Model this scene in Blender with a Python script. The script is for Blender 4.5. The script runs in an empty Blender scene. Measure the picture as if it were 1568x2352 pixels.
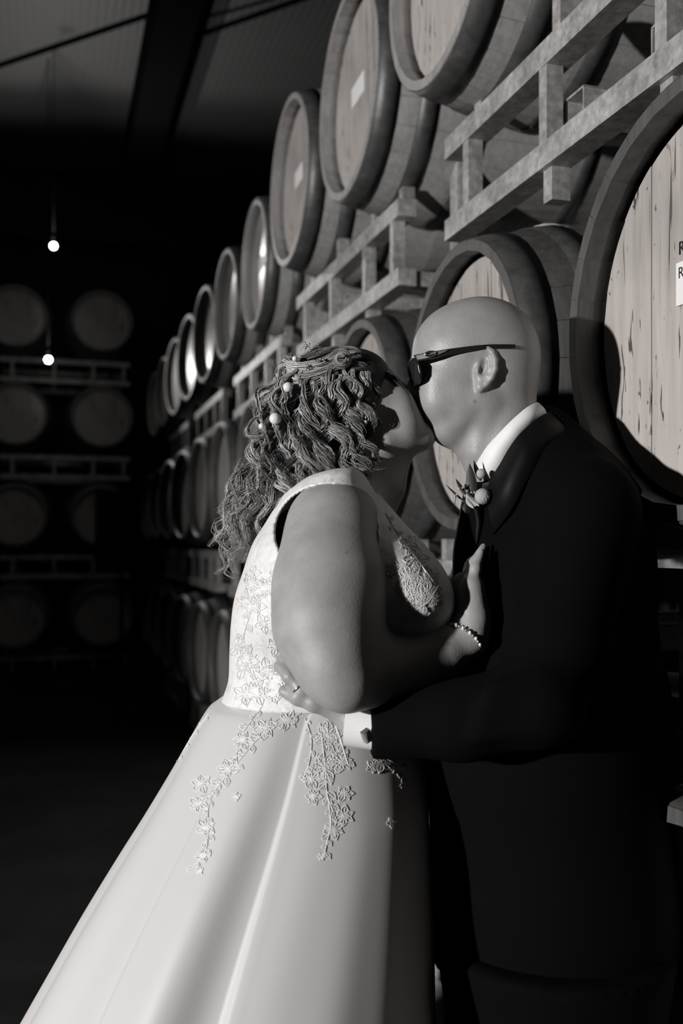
import bpy, bmesh, math, random
import numpy as np
from mathutils import Vector
from mathutils.bvhtree import BVHTree

# ------------------------------------------------------------------ camera, world, light, exposure
F = 2287.0            # focal length in pixels of the 1568 x 2352 frame (35 mm on full frame)
CX, HY = 784.0, 1250.0  # principal column and horizon row
CAMZ = 1.23           # camera height above the floor
scene = bpy.context.scene
COL = scene.collection

cam_d = bpy.data.cameras.new('camera')
cam = bpy.data.objects.new('camera', cam_d)
COL.objects.link(cam)
cam.location = (0, 0, CAMZ)
cam.rotation_euler = (math.pi / 2, 0, 0)
cam_d.sensor_fit = 'HORIZONTAL'
cam_d.sensor_width = 24.0
cam_d.lens = F / 1568.0 * 24.0
cam_d.shift_y = (HY - 1176.0) / 1568.0
cam_d.clip_start = 0.05
cam_d.clip_end = 100
cam_d.dof.use_dof = True
cam_d.dof.focus_distance = 1.46
cam_d.dof.aperture_fstop = 3.4
scene.camera = cam

world = bpy.data.worlds.new('world')
scene.world = world
world.use_nodes = True
bg = world.node_tree.nodes['Background']
bg.inputs[0].default_value = (1.0, 0.98, 0.97, 1)
bg.inputs[1].default_value = 0.008

sp = bpy.data.lights.new('video_light', 'SPOT')
sp.energy = 1270
sp.color = (1.0, 0.985, 0.975)
sp.spot_size = math.radians(62)
sp.spot_blend = 0.6
sp.shadow_soft_size = 0.07
key = bpy.data.objects.new('video_light', sp)
COL.objects.link(key)
key.location = (-3.80, -1.50, 1.68)
key.rotation_euler = (Vector((0.10, 1.95, 1.25)) - Vector(key.location)).to_track_quat('-Z', 'Y').to_euler()

vs = scene.view_settings
vs.view_transform = 'Standard'
vs.look = 'None'
vs.gamma = 1.0
vs.use_curve_mapping = False
vs.exposure = 0.0
scene.display_settings.display_device = 'sRGB'

# ------------------------------------------------------------------ helpers
rng = np.random.default_rng(7)
random.seed(7)

def P(px, py, d):
    """point seen at photo pixel (px, py) at depth d metres from the camera"""
    return np.array([(px - CX) / F * d, d, CAMZ - (py - HY) / F * d])

def px_of(v):
    return (CX + v[0] / v[1] * F, HY - (v[2] - CAMZ) / v[1] * F)

def mpx(r, d):
    return r * d / F

MATS = {}
def material(name, base=0.5, rough=0.6, metal=0.0, spec=0.5, build=None, emit=None, sss=0.0, coat=0.0):
    m = bpy.data.materials.new(name)
    m.use_nodes = True
    nt = m.node_tree
    b = nt.nodes['Principled BSDF']
    b.inputs['Base Color'].default_value = (base, base * 0.985, base * 0.975, 1)
    b.inputs['Roughness'].default_value = rough
    b.inputs['Metallic'].default_value = metal
    b.inputs['Specular IOR Level'].default_value = spec
    if sss:
        b.inputs['Subsurface Weight'].default_value = sss
        b.inputs['Subsurface Radius'].default_value = (0.006, 0.005, 0.004)
        b.inputs['Subsurface Scale'].default_value = 1.0
    if coat:
        b.inputs['Coat Weight'].default_value = coat
    if emit:
        b.inputs['Emission Color'].default_value = (1, 0.98, 0.95, 1)
        b.inputs['Emission Strength'].default_value = emit
    if build:
        build(nt, b)
    MATS[name] = m
    return m

def tex_coord(nt, scale=(1, 1, 1), kind='Object'):
    tc = nt.nodes.new('ShaderNodeTexCoord')
    mp = nt.nodes.new('ShaderNodeMapping')
    mp.inputs['Scale'].default_value = scale
    nt.links.new(tc.outputs[kind], mp.inputs['Vector'])
    return mp

def noise(nt, vec, scale, detail=4, rough=0.55, distort=0.0):
    n = nt.nodes.new('ShaderNodeTexNoise')
    n.inputs['Scale'].default_value = scale
    n.inputs['Detail'].default_value = detail
    n.inputs['Roughness'].default_value = rough
    n.inputs['Distortion'].default_value = distort
    nt.links.new(vec, n.inputs['Vector'])
    return n.outputs['Fac']

def ramp(nt, fac, stops):
    r = nt.nodes.new('ShaderNodeValToRGB')
    e = r.color_ramp.elements
    while len(e) < len(stops):
        e.new(0.5)
    for i, (p, v) in enumerate(stops):
        e[i].position = p
        e[i].color = (v, v * 0.985, v * 0.975, 1)
    nt.links.new(fac, r.inputs['Fac'])
    return r.outputs['Color']

def mult(nt, a, b, fac=1.0):
    m = nt.nodes.new('ShaderNodeMix')
    m.data_type = 'RGBA'
    m.blend_type = 'MULTIPLY'
    m.inputs[0].default_value = fac
    nt.links.new(a, m.inputs[6])
    nt.links.new(b, m.inputs[7])
    return m.outputs[2]

def bump(nt, b, fac, strength=0.3, dist=0.002):
    n = nt.nodes.new('ShaderNodeBump')
    n.inputs['Strength'].default_value = strength
    n.inputs['Distance'].default_value = dist
    nt.links.new(fac, n.inputs['Height'])
    nt.links.new(n.outputs['Normal'], b.inputs['Normal'])

def wood(lo, hi, cracks=True, wander=1.0):
    def f(nt, b):
        oi = nt.nodes.new('ShaderNodeObjectInfo')
        mp = tex_coord(nt, (38, 38, 2.2))
        add = nt.nodes.new('ShaderNodeVectorMath')
        add.operation = 'ADD'
        sc = nt.nodes.new('ShaderNodeVectorMath')
        sc.operation = 'SCALE'
        sc.inputs[0].default_value = (31.0, 17.0, 9.0)
        nt.links.new(oi.outputs['Random'], sc.inputs['Scale'])
        nt.links.new(mp.outputs['Vector'], add.inputs[0])
        nt.links.new(sc.outputs[0], add.inputs[1])
        v = add.outputs[0]
        grain = noise(nt, v, 1.6, 6, 0.62, 0.4)
        c = ramp(nt, grain, [(0.25, lo), (0.5, (lo + hi) / 2), (0.78, hi)])
        big = noise(nt, tex_coord(nt, (3, 3, 2)).outputs['Vector'], 1.8, 3)
        c = mult(nt, c, ramp(nt, big, [(0.25, 0.72), (0.55, 1.0), (0.8, 1.12)]))
        if cracks:
            mp2 = tex_coord(nt, (52, 52, 9))
            n2 = noise(nt, mp2.outputs['Vector'], 1.15, 3, 0.5, 1.1)
            c = mult(nt, c, ramp(nt, n2, [(0.315, 0.2), (0.35, 1.0)]))
            mp4 = tex_coord(nt, (30, 30, 13))
            n4 = noise(nt, mp4.outputs['Vector'], 1.3, 3, 0.6, 2.2)
            c = mult(nt, c, ramp(nt, n4, [(0.285, 0.30), (0.325, 1.0)]))
            mp3 = tex_coord(nt, (95, 95, 3.2))
            n3 = noise(nt, mp3.outputs['Vector'], 0.9, 2, 0.5, 0.7)
            c = mult(nt, c, ramp(nt, n3, [(0.30, 0.3), (0.335, 1.0)]))
        nt.links.new(c, b.inputs['Base Color'])
        bump(nt, b, grain, 0.25, 0.002)
    return f

def galv(nt, b):
    mp = tex_coord(nt, (1, 1, 1))
    n = noise(nt, mp.outputs['Vector'], 55, 5, 0.65)
    c = ramp(nt, n, [(0.3, 0.28), (0.5, 0.44), (0.7, 0.62)])
    n2 = noise(nt, mp.outputs['Vector'], 9, 4, 0.6)
    c = mult(nt, c, ramp(nt, n2, [(0.3, 0.6), (0.6, 1.0)]))
    nt.links.new(c, b.inputs['Base Color'])
    bump(nt, b, n, 0.15, 0.001)

def hoopmat(nt, b):
    mp = tex_coord(nt, (1, 1, 1))
    n = noise(nt, mp.outputs['Vector'], 26, 5, 0.7)
    c = ramp(nt, n, [(0.3, 0.04), (0.6, 0.08), (0.8, 0.13)])
    nt.links.new(c, b.inputs['Base Color'])

def skin(lo, hi):
    def f(nt, b):
        mp = tex_coord(nt, (1, 1, 1))
        n = noise(nt, mp.outputs['Vector'], 30, 5, 0.6)
        c = ramp(nt, n, [(0.3, lo), (0.7, hi)])
        vo = nt.nodes.new('ShaderNodeTexVoronoi')
        vo.inputs['Scale'].default_value = 24
        nt.links.new(mp.outputs['Vector'], vo.inputs['Vector'])
        c = mult(nt, c, ramp(nt, vo.outputs['Distance'], [(0.045, 0.5), (0.085, 1.0)]), 0.6)
        nt.links.new(c, b.inputs['Base Color'])
        n2 = noise(nt, mp.outputs['Vector'], 420, 3, 0.6)
        bump(nt, b, n2, 0.3, 0.0014)
    return f

def satin(nt, b):
    mp = tex_coord(nt, (1, 1, 1))
    n = noise(nt, mp.outputs['Vector'], 700, 2, 0.5)
    bump(nt, b, n, 0.12, 0.0006)

def lacebase(nt, b):
    mp = tex_coord(nt, (1, 1, 1))
    n = noise(nt, mp.outputs['Vector'], 60, 6, 0.7, 1.2)
    c = ramp(nt, n, [(0.3, 0.52), (0.5, 0.68), (0.7, 0.72)])
    nt.links.new(c, b.inputs['Base Color'])
    bump(nt, b, n, 0.55, 0.004)

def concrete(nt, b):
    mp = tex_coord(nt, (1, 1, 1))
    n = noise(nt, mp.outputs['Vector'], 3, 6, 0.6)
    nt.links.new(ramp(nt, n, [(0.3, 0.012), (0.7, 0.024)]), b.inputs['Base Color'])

def rooftin(nt, b):
    mp = tex_coord(nt, (1, 1, 1))
    w = nt.nodes.new('ShaderNodeTexWave')
    w.inputs['Scale'].default_value = 5
    nt.links.new(mp.outputs['Vector'], w.inputs['Vector'])
    bump(nt, b, w.outputs['Fac'], 0.15, 0.02)

material('head_wood', build=wood(0.35, 0.50), rough=0.31, spec=0.5)
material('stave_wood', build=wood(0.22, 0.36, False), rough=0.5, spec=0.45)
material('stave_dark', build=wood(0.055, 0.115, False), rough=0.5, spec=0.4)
material('hoop_steel', build=hoopmat, rough=0.45, metal=0.3)
material('galvanised', build=galv, rough=0.48, metal=0.25)
material('paper', 0.72, 0.7)
material('ink', 0.012, 0.6)
material('groom_skin', build=skin(0.25, 0.315), rough=0.43, spec=0.45, sss=0.12)
material('bride_skin', build=skin(0.26, 0.33), rough=0.5, spec=0.38, sss=0.12)
material('white_satin', 0.50, 0.5, spec=0.4, build=satin)
material('white_lace', build=lacebase, rough=0.6)
material('thread', 0.70, 0.42, spec=0.6)
material('shirt', 0.74, 0.7)
material('suit', 0.0028, 0.9, spec=0.04)
material('suit_satin', 0.004, 0.55, spec=0.12)
material('pearl', 0.72, 0.18, spec=0.7, coat=0.5)
material('silver', 0.75, 0.2, metal=1.0)
material('dark_metal', 0.05, 0.25, metal=0.8)
material('frame_black', 0.012, 0.25, spec=0.6)
material('plate', 0.22, 0.35, metal=0.5)
material('lens', 0.02, 0.05, spec=0.8)
material('leaf', 0.045, 0.6)
material('leaf_dark', 0.016, 0.6)
material('flower', 0.36, 0.85)
material('petal', 0.42, 0.7)
material('lash', 0.02, 0.7)
material('beard', 0.28, 0.6)
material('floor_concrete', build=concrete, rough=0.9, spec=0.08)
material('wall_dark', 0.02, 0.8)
material('ceiling_tin', 0.13, 0.5, metal=0.2, build=rooftin)
material('beam_steel', 0.006, 1.0, spec=0.0)
material('bulb', 1.0, 0.3, emit=60)
material('cord', 0.002, 1.0, spec=0.0)
material('black_case', 0.004, 0.8)

def hairmat(nt, b):
    at = nt.nodes.new('ShaderNodeAttribute')
    at.attribute_name = 'tint'
    c = ramp(nt, at.outputs['Fac'], [(0.0, 0.05), (0.4, 0.17), (0.75, 0.42), (1.0, 0.62)])
    nt.links.new(c, b.inputs['Base Color'])
material('hair_strands', rough=0.30, spec=0.6, build=hairmat)
material('hair_dark', 0.018, 0.6, spec=0.3)

BASE = {}
def new_obj(name, me, mat, parent=None, smooth=False):
    o = bpy.data.objects.new(name, me)
    COL.objects.link(o)
    if mat is not None and not me.materials:
        me.materials.append(MATS[mat] if isinstance(mat, str) else mat)
    if parent is not None:
        o.parent = parent
    if smooth:
        me.polygons.foreach_set('use_smooth', np.ones(len(me.polygons), bool))
    return o

def mesh(name, verts, faces, mat, parent=None, smooth=False, world=False):
    """verts are local; with world=True they are world points and the parent's base is taken off"""
    v = np.asarray(verts, dtype=float)
    if world and parent is not None:
        v = v - BASE[parent.name]
    me = bpy.data.meshes.new(name)
    if isinstance(faces, np.ndarray):
        n, k = faces.shape
        me.vertices.add(len(v))
        me.vertices.foreach_set('co', v.astype(np.float32).ravel())
        me.loops.add(n * k)
        me.loops.foreach_set('vertex_index', faces.astype(np.int32).ravel())
        me.polygons.add(n)
        me.polygons.foreach_set('loop_start', np.arange(0, n * k, k, dtype=np.int32))
        me.update(calc_edges=True)
        me.validate()
    else:
        me.from_pydata(v.tolist(), [], [tuple(int(i) for i in f) for f in faces])
        me.update()
    o = new_obj(name, me, mat, parent, smooth)
    if world and parent is not None:
        BASE[o.name] = BASE[parent.name]
    return o

def tag(o, label=None, cat=None, group=None, kind=None):
    if label: o['label'] = label
    if cat: o['category'] = cat
    if group: o['group'] = group
    if kind: o['kind'] = kind
    return o

def empty(name, loc, rz=0.0):
    o = bpy.data.objects.new(name, None)
    o.empty_display_size = 0.1
    COL.objects.link(o)
    o.location = loc
    o.rotation_euler = (0, 0, rz)
    BASE[o.name] = np.array(loc, dtype=float)
    return o

def copy_tree(o, parent=None):
    c = o.copy()
    COL.objects.link(c)
    if parent is not None:
        c.parent = parent
    for ch in list(o.children):
        copy_tree(ch, c)
    return c

def boxes(name, lst, mat, parent=None):
    """one mesh of boxes ((x0,x1),(y0,y1),(z0,z1))"""
    V, Fc = [], []
    for (x0, x1), (y0, y1), (z0, z1) in lst:
        b = len(V)
        V += [(x0, y0, z0), (x1, y0, z0), (x1, y1, z0), (x0, y1, z0), (x0, y0, z1), (x1, y0, z1), (x1, y1, z1), (x0, y1, z1)]
        Fc += [(b, b + 3, b + 2, b + 1), (b + 4, b + 5, b + 6, b + 7), (b, b + 1, b + 5, b + 4), (b + 1, b + 2, b + 6, b + 5), (b + 2, b + 3, b + 7, b + 6), (b + 3, b, b + 4, b + 7)]
    return mesh(name, V, Fc, mat, parent)

def tubes(paths, radii, sides=5):
    """paths (S,N,3), radii (S,N) -> verts, quad faces, strand index per vertex"""
    p = np.asarray(paths, float)
    r = np.asarray(radii, float)
    S, N, _ = p.shape
    t = np.gradient(p, axis=1)
    t /= np.linalg.norm(t, axis=2, keepdims=True) + 1e-12
    ref = np.zeros_like(t)
    ref[...] = (0.31, 0.87, 0.23)
    a = np.cross(t, ref)
    a /= np.linalg.norm(a, axis=2, keepdims=True) + 1e-9
    b = np.cross(t, a)
    ang = np.arange(sides) * 2 * math.pi / sides
    ring = p[:, :, None, :] + r[:, :, None, None] * (a[:, :, None, :] * np.cos(ang)[None, None, :, None] + b[:, :, None, :] * np.sin(ang)[None, None, :, None])
    V = ring.reshape(-1, 3)
    s, n, k = np.meshgrid(np.arange(S), np.arange(N - 1), np.arange(sides), indexing='ij')
    idx = lambda ss, nn, kk: (ss * N + nn) * sides + (kk % sides)
    Fq = np.stack([idx(s, n, k), idx(s, n, k + 1), idx(s, n + 1, k + 1), idx(s, n + 1, k)], -1).reshape(-1, 4)
    sid = np.repeat(np.arange(S), N * sides)
    return V, Fq, sid

def smooth_path(pts, n):
    """Catmull-Rom through points, n samples"""
    p = np.asarray(pts, float)
    m = len(p)
    if m == 2:
        t = np.linspace(0, 1, n)[:, None]
        return p[0] * (1 - t) + p[1] * t
    q = np.vstack([2 * p[0] - p[1], p, 2 * p[-1] - p[-2]])
    u = np.linspace(0, m - 1 - 1e-9, n)
    i = u.astype(int)
    f = (u - i)[:, None]
    p0, p1, p2, p3 = q[i], q[i + 1], q[i + 2], q[i + 3]
    return 0.5 * (2 * p1 + (p2 - p0) * f + (2 * p0 - 5 * p1 + 4 * p2 - p3) * f ** 2 + (3 * p1 - p0 - 3 * p2 + p3) * f ** 3)

def tube_obj(name, pts, rad, mat, parent=None, n=24, sides=8, world=True):
    p = smooth_path(pts, n)
    r = np.interp(np.linspace(0, 1, n), np.linspace(0, 1, len(rad)), rad) if hasattr(rad, '__len__') else np.full(n, rad)
    V, Fq, _ = tubes(p[None], r[None], sides)
    Fl = [tuple(f) for f in Fq] + [tuple(range(sides))[::-1], tuple(range(len(V) - sides, len(V)))]
    return mesh(name, V, Fl, mat, parent, smooth=True, world=world)

def sphere_vf(c, r, seg=16, rings=10):
    V, Fc = [], []
    r = np.array(r) if hasattr(r, '__len__') else np.array([r, r, r])
    for j in range(rings + 1):
        ph = math.pi * j / rings
        for i in range(seg):
            th = 2 * math.pi * i / seg
            V.append(np.array(c) + r * np.array([math.sin(ph) * math.cos(th), math.sin(ph) * math.sin(th), math.cos(ph)]))
    for j in range(rings):
        for i in range(seg):
            a, b = j * seg + i, j * seg + (i + 1) % seg
            Fc.append((a, a + seg, b + seg, b))
    return V, Fc

def ball(name, c, r, mat, parent=None, seg=16, rings=10):
    V, Fc = sphere_vf(c, r, seg, rings)
    return mesh(name, V, Fc, mat, parent, smooth=True, world=True)

# ------------------------------------------------------------------ implicit surfaces (bodies)
class Field:
    def __init__(self, lo, hi, h):
        self.lo, self.h = np.array(lo, float), h
        n = np.ceil((np.array(hi) - self.lo) / h).astype(int) + 1
        self.ax = [self.lo[i] + h * np.arange(n[i]) for i in range(3)]
        self.d = np.full(n, 0.05, np.float32)

    def _sub(self, lo, hi):
        sl = []
        for i in range(3):
            a = int(np.clip(math.floor((lo[i] - self.lo[i]) / self.h), 0, len(self.ax[i])))
            b = int(np.clip(math.ceil((hi[i] - self.lo[i]) / self.h) + 1, 0, len(self.ax[i])))
            sl.append(slice(a, b))
        X = self.ax[0][sl[0]][:, None, None]
        Y = self.ax[1][sl[1]][None, :, None]
        Z = self.ax[2][sl[2]][None, None, :]
        return tuple(sl), X, Y, Z

    def _mix(self, sl, v, k, mode):
        a = self.d[sl]
        if a.size == 0:
            return
        if mode == 'add':
            if k > 0:
                h = np.maximum(k - np.abs(a - v), 0) / k
                self.d[sl] = np.minimum(a, v) - h * h * k * 0.25
            else:
                self.d[sl] = np.minimum(a, v)
        elif mode == 'sub':
            v = -v
            if k > 0:
                h = np.maximum(k - np.abs(a - v), 0) / k
                self.d[sl] = np.maximum(a, v) + h * h * k * 0.25
            else:
                self.d[sl] = np.maximum(a, v)

    def cone(self, a, b, ra, rb, k=0.01, mode='add'):
        a, b = np.asarray(a, float), np.asarray(b, float)
        m = max(ra, rb) + k + 4 * self.h
        sl, X, Y, Z = self._sub(np.minimum(a, b) - m, np.maximum(a, b) + m)
        ab = b - a
        L = ab @ ab + 1e-12
        t = np.clip(((X - a[0]) * ab[0] + (Y - a[1]) * ab[1] + (Z - a[2]) * ab[2]) / L, 0, 1)
        v = np.sqrt((X - a[0] - t * ab[0]) ** 2 + (Y - a[1] - t * ab[1]) ** 2 + (Z - a[2] - t * ab[2]) ** 2) - (ra + (rb - ra) * t)
        self._mix(sl, v, k, mode)

    def ell(self, c, r, rot=0.0, k=0.01, mode='add', yaw=0.0):
        """ellipsoid, r = (right, depth, up); rot turns it in the picture plane (degrees, clockwise as seen)"""
        c, r = np.asarray(c, float), np.asarray(r, float)
        m = r.max() + k + 4 * self.h
        sl, X, Y, Z = self._sub(c - m, c + m)
        ca, sa = math.cos(math.radians(rot)), math.sin(math.radians(rot))
        x, y, z = X - c[0], Y - c[1], Z - c[2]
        if yaw:
            cy, sy = math.cos(math.radians(yaw)), math.sin(math.radians(yaw))
            x, y = x * cy + y * sy, -x * sy + y * cy
        u = x * ca - z * sa
        w = x * sa + z * ca
        k0 = np.sqrt((u / r[0]) ** 2 + (y / r[1]) ** 2 + (w / r[2]) ** 2)
        k1 = np.sqrt((u / r[0] ** 2) ** 2 + (y / r[1] ** 2) ** 2 + (w / r[2] ** 2) ** 2) + 1e-9
        v = np.where(k0 < 1e-4, -r.min(), k0 * (k0 - 1) / k1)
        self._mix(sl, v, k, mode)

    def plane(self, pt, n, k=0.004):
        """cut away the side the normal points to"""
        n = np.asarray(n, float) / np.linalg.norm(n)
        sl, X, Y, Z = self._sub(self.lo - 1, self.lo + 100)
        v = (X - pt[0]) * n[0] + (Y - pt[1]) * n[1] + (Z - pt[2]) * n[2]
        self._mix(sl, -v, k, 'sub')

    def build(self):
        d = self.d.copy()
        for ax in range(3):
            for e in (0, -1):
                s = [slice(None)] * 3
                s[ax] = e
                d[tuple(s)] = np.maximum(d[tuple(s)], 0.001)
        s = d < 0
        n = np.array(d.shape) - 1
        cnt = np.zeros(n, np.int8)
        C = [(i, j, k) for i in (0, 1) for j in (0, 1) for k in (0, 1)]
        for i, j, k in C:
            cnt += s[i:i + n[0], j:j + n[1], k:k + n[2]]
        act = np.argwhere((cnt > 0) & (cnt < 8))
        vid = np.full(n, -1, np.int32)
        vid[act[:, 0], act[:, 1], act[:, 2]] = np.arange(len(act))
        acc = np.zeros((len(act), 3))
        num = np.zeros(len(act))
        for c0 in C:
            for ax in range(3):
                if c0[ax]: continue
                c1 = list(c0); c1[ax] = 1
                va = d[act[:, 0] + c0[0], act[:, 1] + c0[1], act[:, 2] + c0[2]]
                vb = d[act[:, 0] + c1[0], act[:, 1] + c1[1], act[:, 2] + c1[2]]
                m = (va < 0) != (vb < 0)
                t = np.where(m, va / np.where(m, va - vb, 1), 0)
                p = np.tile(np.array(c0, float), (len(act), 1))
                p[:, ax] = t
                acc += p * m[:, None]
                num += m
        V = self.lo + self.h * (act + acc / num[:, None])
        faces = []
        for ax in range(3):
            b, c = (ax + 1) % 3, (ax + 2) % 3
            s0 = np.moveaxis(s, (ax, b, c), (0, 1, 2))
            e0, e1 = s0[:-1, 1:-1, 1:-1], s0[1:, 1:-1, 1:-1]
            vv = np.moveaxis(vid, (ax, b, c), (0, 1, 2))
            for flip, msk in ((False, e0 & ~e1), (True, ~e0 & e1)):
                q = np.argwhere(msk)
                if len(q) == 0: continue
                i, j, k = q[:, 0], q[:, 1] + 1, q[:, 2] + 1
                f = np.stack([vv[i, j - 1, k - 1], vv[i, j, k - 1], vv[i, j, k], vv[i, j - 1, k]], 1)
                faces.append(f[:, ::-1] if flip else f)
        return V, np.vstack(faces)

def relax(V, Fq, it=2, w=0.5):
    """Laplacian smoothing of a quad mesh"""
    e = np.vstack([Fq[:, [0, 1]], Fq[:, [1, 2]], Fq[:, [2, 3]], Fq[:, [3, 0]]])
    e = np.vstack([e, e[:, ::-1]])
    deg = np.bincount(e[:, 0], minlength=len(V))[:, None]
    for _ in range(it):
        s = np.stack([np.bincount(e[:, 0], weights=V[e[:, 1], i], minlength=len(V)) for i in range(3)], 1)
        V = V * (1 - w) + w * s / np.maximum(deg, 1)
    return V
# ------------------------------------------------------------------ the room
def struct(name, lst, mat, label=None, parent=None):
    o = boxes(name, lst, mat, parent)
    if parent is None:
        tag(o, kind='structure')
    if label: o['label'] = label
    return o

ROW = -math.atan2(0.96, 0.28)       # heads of the long barrel row face the aisle on the left
FAR = math.atan2(0.28, 0.96)        # heads of the end-wall barrels face up the aisle

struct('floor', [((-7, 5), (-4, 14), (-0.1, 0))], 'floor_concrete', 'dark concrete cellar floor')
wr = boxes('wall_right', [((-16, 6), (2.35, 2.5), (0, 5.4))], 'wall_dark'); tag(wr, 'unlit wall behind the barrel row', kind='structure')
wr.location = (0.51, 1.33, 0); wr.rotation_euler = (0, 0, ROW)
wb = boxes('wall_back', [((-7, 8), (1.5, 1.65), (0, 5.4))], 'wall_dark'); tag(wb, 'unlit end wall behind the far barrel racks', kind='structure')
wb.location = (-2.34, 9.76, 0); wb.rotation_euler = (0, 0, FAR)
ce = boxes('ceiling', [((-7, 8), (-16, 1.7), (5.33, 5.4))], 'ceiling_tin'); tag(ce, 'dark sheet-metal ceiling', kind='structure')
ce.location = (-2.34, 9.76, 0); ce.rotation_euler = (0, 0, FAR)
# roof steel: a beam running along the aisle, a haunch along the end wall, bracing rods
bm_ = boxes('trim_1', [((0.22, 0.52), (-12, 1.5), (4.95, 5.33))], 'beam_steel'); tag(bm_, 'dark roof beam running along the aisle', kind='structure')
bm_.location = ce.location; bm_.rotation_euler = ce.rotation_euler
bm2 = boxes('trim_2', [((-7, 8), (1.25, 1.5), (4.55, 5.22))], 'wall_dark'); tag(bm2, 'dark lintel beam along the end wall', kind='structure')
bm2.location = ce.location; bm2.rotation_euler = ce.rotation_euler
for i, (a, b) in enumerate([((-60, 170, 7.6), (620, -60, 7.2)), ((330, 125, 8.0), (800, -40, 7.2))]):
    o = tube_obj('trim_%d' % (3 + i), [P(*a), P(*b)], 0.022, 'beam_steel', n=8)
    tag(o, ['thin bracing rod crossing the ceiling left of the beam', 'thin bracing rod crossing the ceiling right of the beam'][i], kind='structure')

# ------------------------------------------------------------------ barrels
D = 0.64
BL, R0, RB, RH = 0.92, 0.292, 0.358, 0.265
REC = 0.046
def br(y):
    return R0 + (RB - R0) * (1 - ((y - BL / 2) / (BL / 2)) ** 2)

NST = 28
def stave_mesh(i):
    a0 = 2 * math.pi * i / NST
    a1 = 2 * math.pi * (i + 1) / NST
    g = 0.0006
    ys = [0, 0.03, 0.1, 0.25, BL / 2, BL - 0.25, BL - 0.1, BL]
    V, Fc = [], []
    for y in ys:
        ro = br(y)
        ri = ro - 0.027 if y > 0.01 else ro - 0.02
        for r, a in ((ro, a0 + g / ro), (ro + 0.0006, (a0 + a1) / 2), (ro, a1 - g / ro), (ri, a1), (ri, a0)):
            V.append((r * math.cos(a), y, r * math.sin(a)))
    n = len(ys)
    for j in range(n - 1):
        for k in range(5):
            b, c = j * 5 + k, j * 5 + (k + 1) % 5
            Fc.append((b, c, c + 5, b + 5))
    Fc.append((4, 3, 2, 1, 0)); Fc.append(tuple((n - 1) * 5 + k for k in range(5)))
    me = bpy.data.meshes.new('stave'); me.from_pydata(V, [], [f[::-1] for f in Fc]); me.update()
    return me

def ring_mesh(name, prof, seg=56):
    """closed profile of (r, y) swept round the barrel axis"""
    V, Fc = [], []
    m = len(prof)
    for i in range(seg):
        a = 2 * math.pi * i / seg
        for r, y in prof:
            V.append((r * math.cos(a), y, r * math.sin(a)))
    for i in range(seg):
        for k in range(m):
            a, b = i * m + k, i * m + (k + 1) % m
            c, d = ((i + 1) % seg) * m + k, ((i + 1) % seg) * m + (k + 1) % m
            Fc.append((a, b, d, c))
    me = bpy.data.meshes.new(name); me.from_pydata(V, [], Fc); me.update()
    for p in me.polygons: p.use_smooth = True
    return me

def hoop_mesh(y0, y1):
    t = 0.0032
    return ring_mesh('hoop', [(br(y0), y0), (br(y0) + t, y0), (br((y0 + y1) / 2) + t * 1.1, (y0 + y1) / 2), (br(y1) + t, y1), (br(y1), y1)])

HOOPS = [(0.003, 0.062), (0.118, 0.168), (0.262, 0.306)]
HOOPM = [hoop_mesh(a, b) for a, b in HOOPS] + [hoop_mesh(BL - b, BL - a) for a, b in HOOPS]
STAVEM = [stave_mesh(i) for i in range(NST)]
def board_mesh(x0, x1, y0, thick, wav):
    n = 7
    xs = np.linspace(x0 + 0.0007, x1 - 0.0007, n)
    top = [(x, math.sqrt(max(RH ** 2 - x * x, 0))) for x in xs]
    poly = top + [(x, -z) for x, z in top[::-1]]
    V, Fc = [], []
    yy = y0 + wav
    for (x, z) in poly: V.append((x, yy, z))
    for (x, z) in poly: V.append((x, yy + thick, z))
    m = len(poly)
    Fc.append(tuple(range(m))[::-1]); Fc.append(tuple(range(m, 2 * m)))
    for k in range(m):
        Fc.append((k, (k + 1) % m, m + (k + 1) % m, m + k))
    me = bpy.data.meshes.new('head_board'); me.from_pydata(V, [], [f[::-1] for f in Fc]); me.update()
    return me
bx = np.array([-RH + 1e-4, -0.203, -0.134, -0.060, 0.011, 0.075, 0.149, 0.213, RH - 1e-4])
BOARDM = [board_mesh(bx[i], bx[i + 1], REC, 0.02, [0.0006, -0.0006, 0.0009, 0, -0.0008, 0.0005, -0.0004, 0.0007][i]) for i in range(8)]
def disc_mesh(y, r=RH):
    n = 48
    V = [(r * math.cos(2 * math.pi * i / n), y + dy, r * math.sin(2 * math.pi * i / n)) for dy in (0, 0.02) for i in range(n)]
    Fc = [tuple(range(n)), tuple(range(n, 2 * n))[::-1]] + [(i, n + i, n + (i + 1) % n, (i + 1) % n) for i in range(n)]
    me = bpy.data.meshes.new('barrel_head'); me.from_pydata(V, [], Fc); me.update()
    return me
BACKM = disc_mesh(BL - REC - 0.02)
FRONTM = disc_mesh(REC)
def shell():
    ys = [0, 0.03, 0.1, 0.25, BL / 2, BL - 0.25, BL - 0.1, BL - 0.03, BL]
    prof = [(br(y), y) for y in ys] + [(br(y) - (0.027 if 0.01 < y < BL - 0.01 else 0.02), y) for y in ys[::-1]]
    return ring_mesh('stave_shell', prof, 56)
SHELLM = shell()

def add(me, name, mat, parent):
    o = bpy.data.objects.new(name, me)
    COL.objects.link(o)
    o.parent = parent
    if not me.materials:
        me.materials.append(None)
    o.material_slots[0].link = 'OBJECT'
    o.material_slots[0].material = MATS[mat]
    return o

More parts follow.
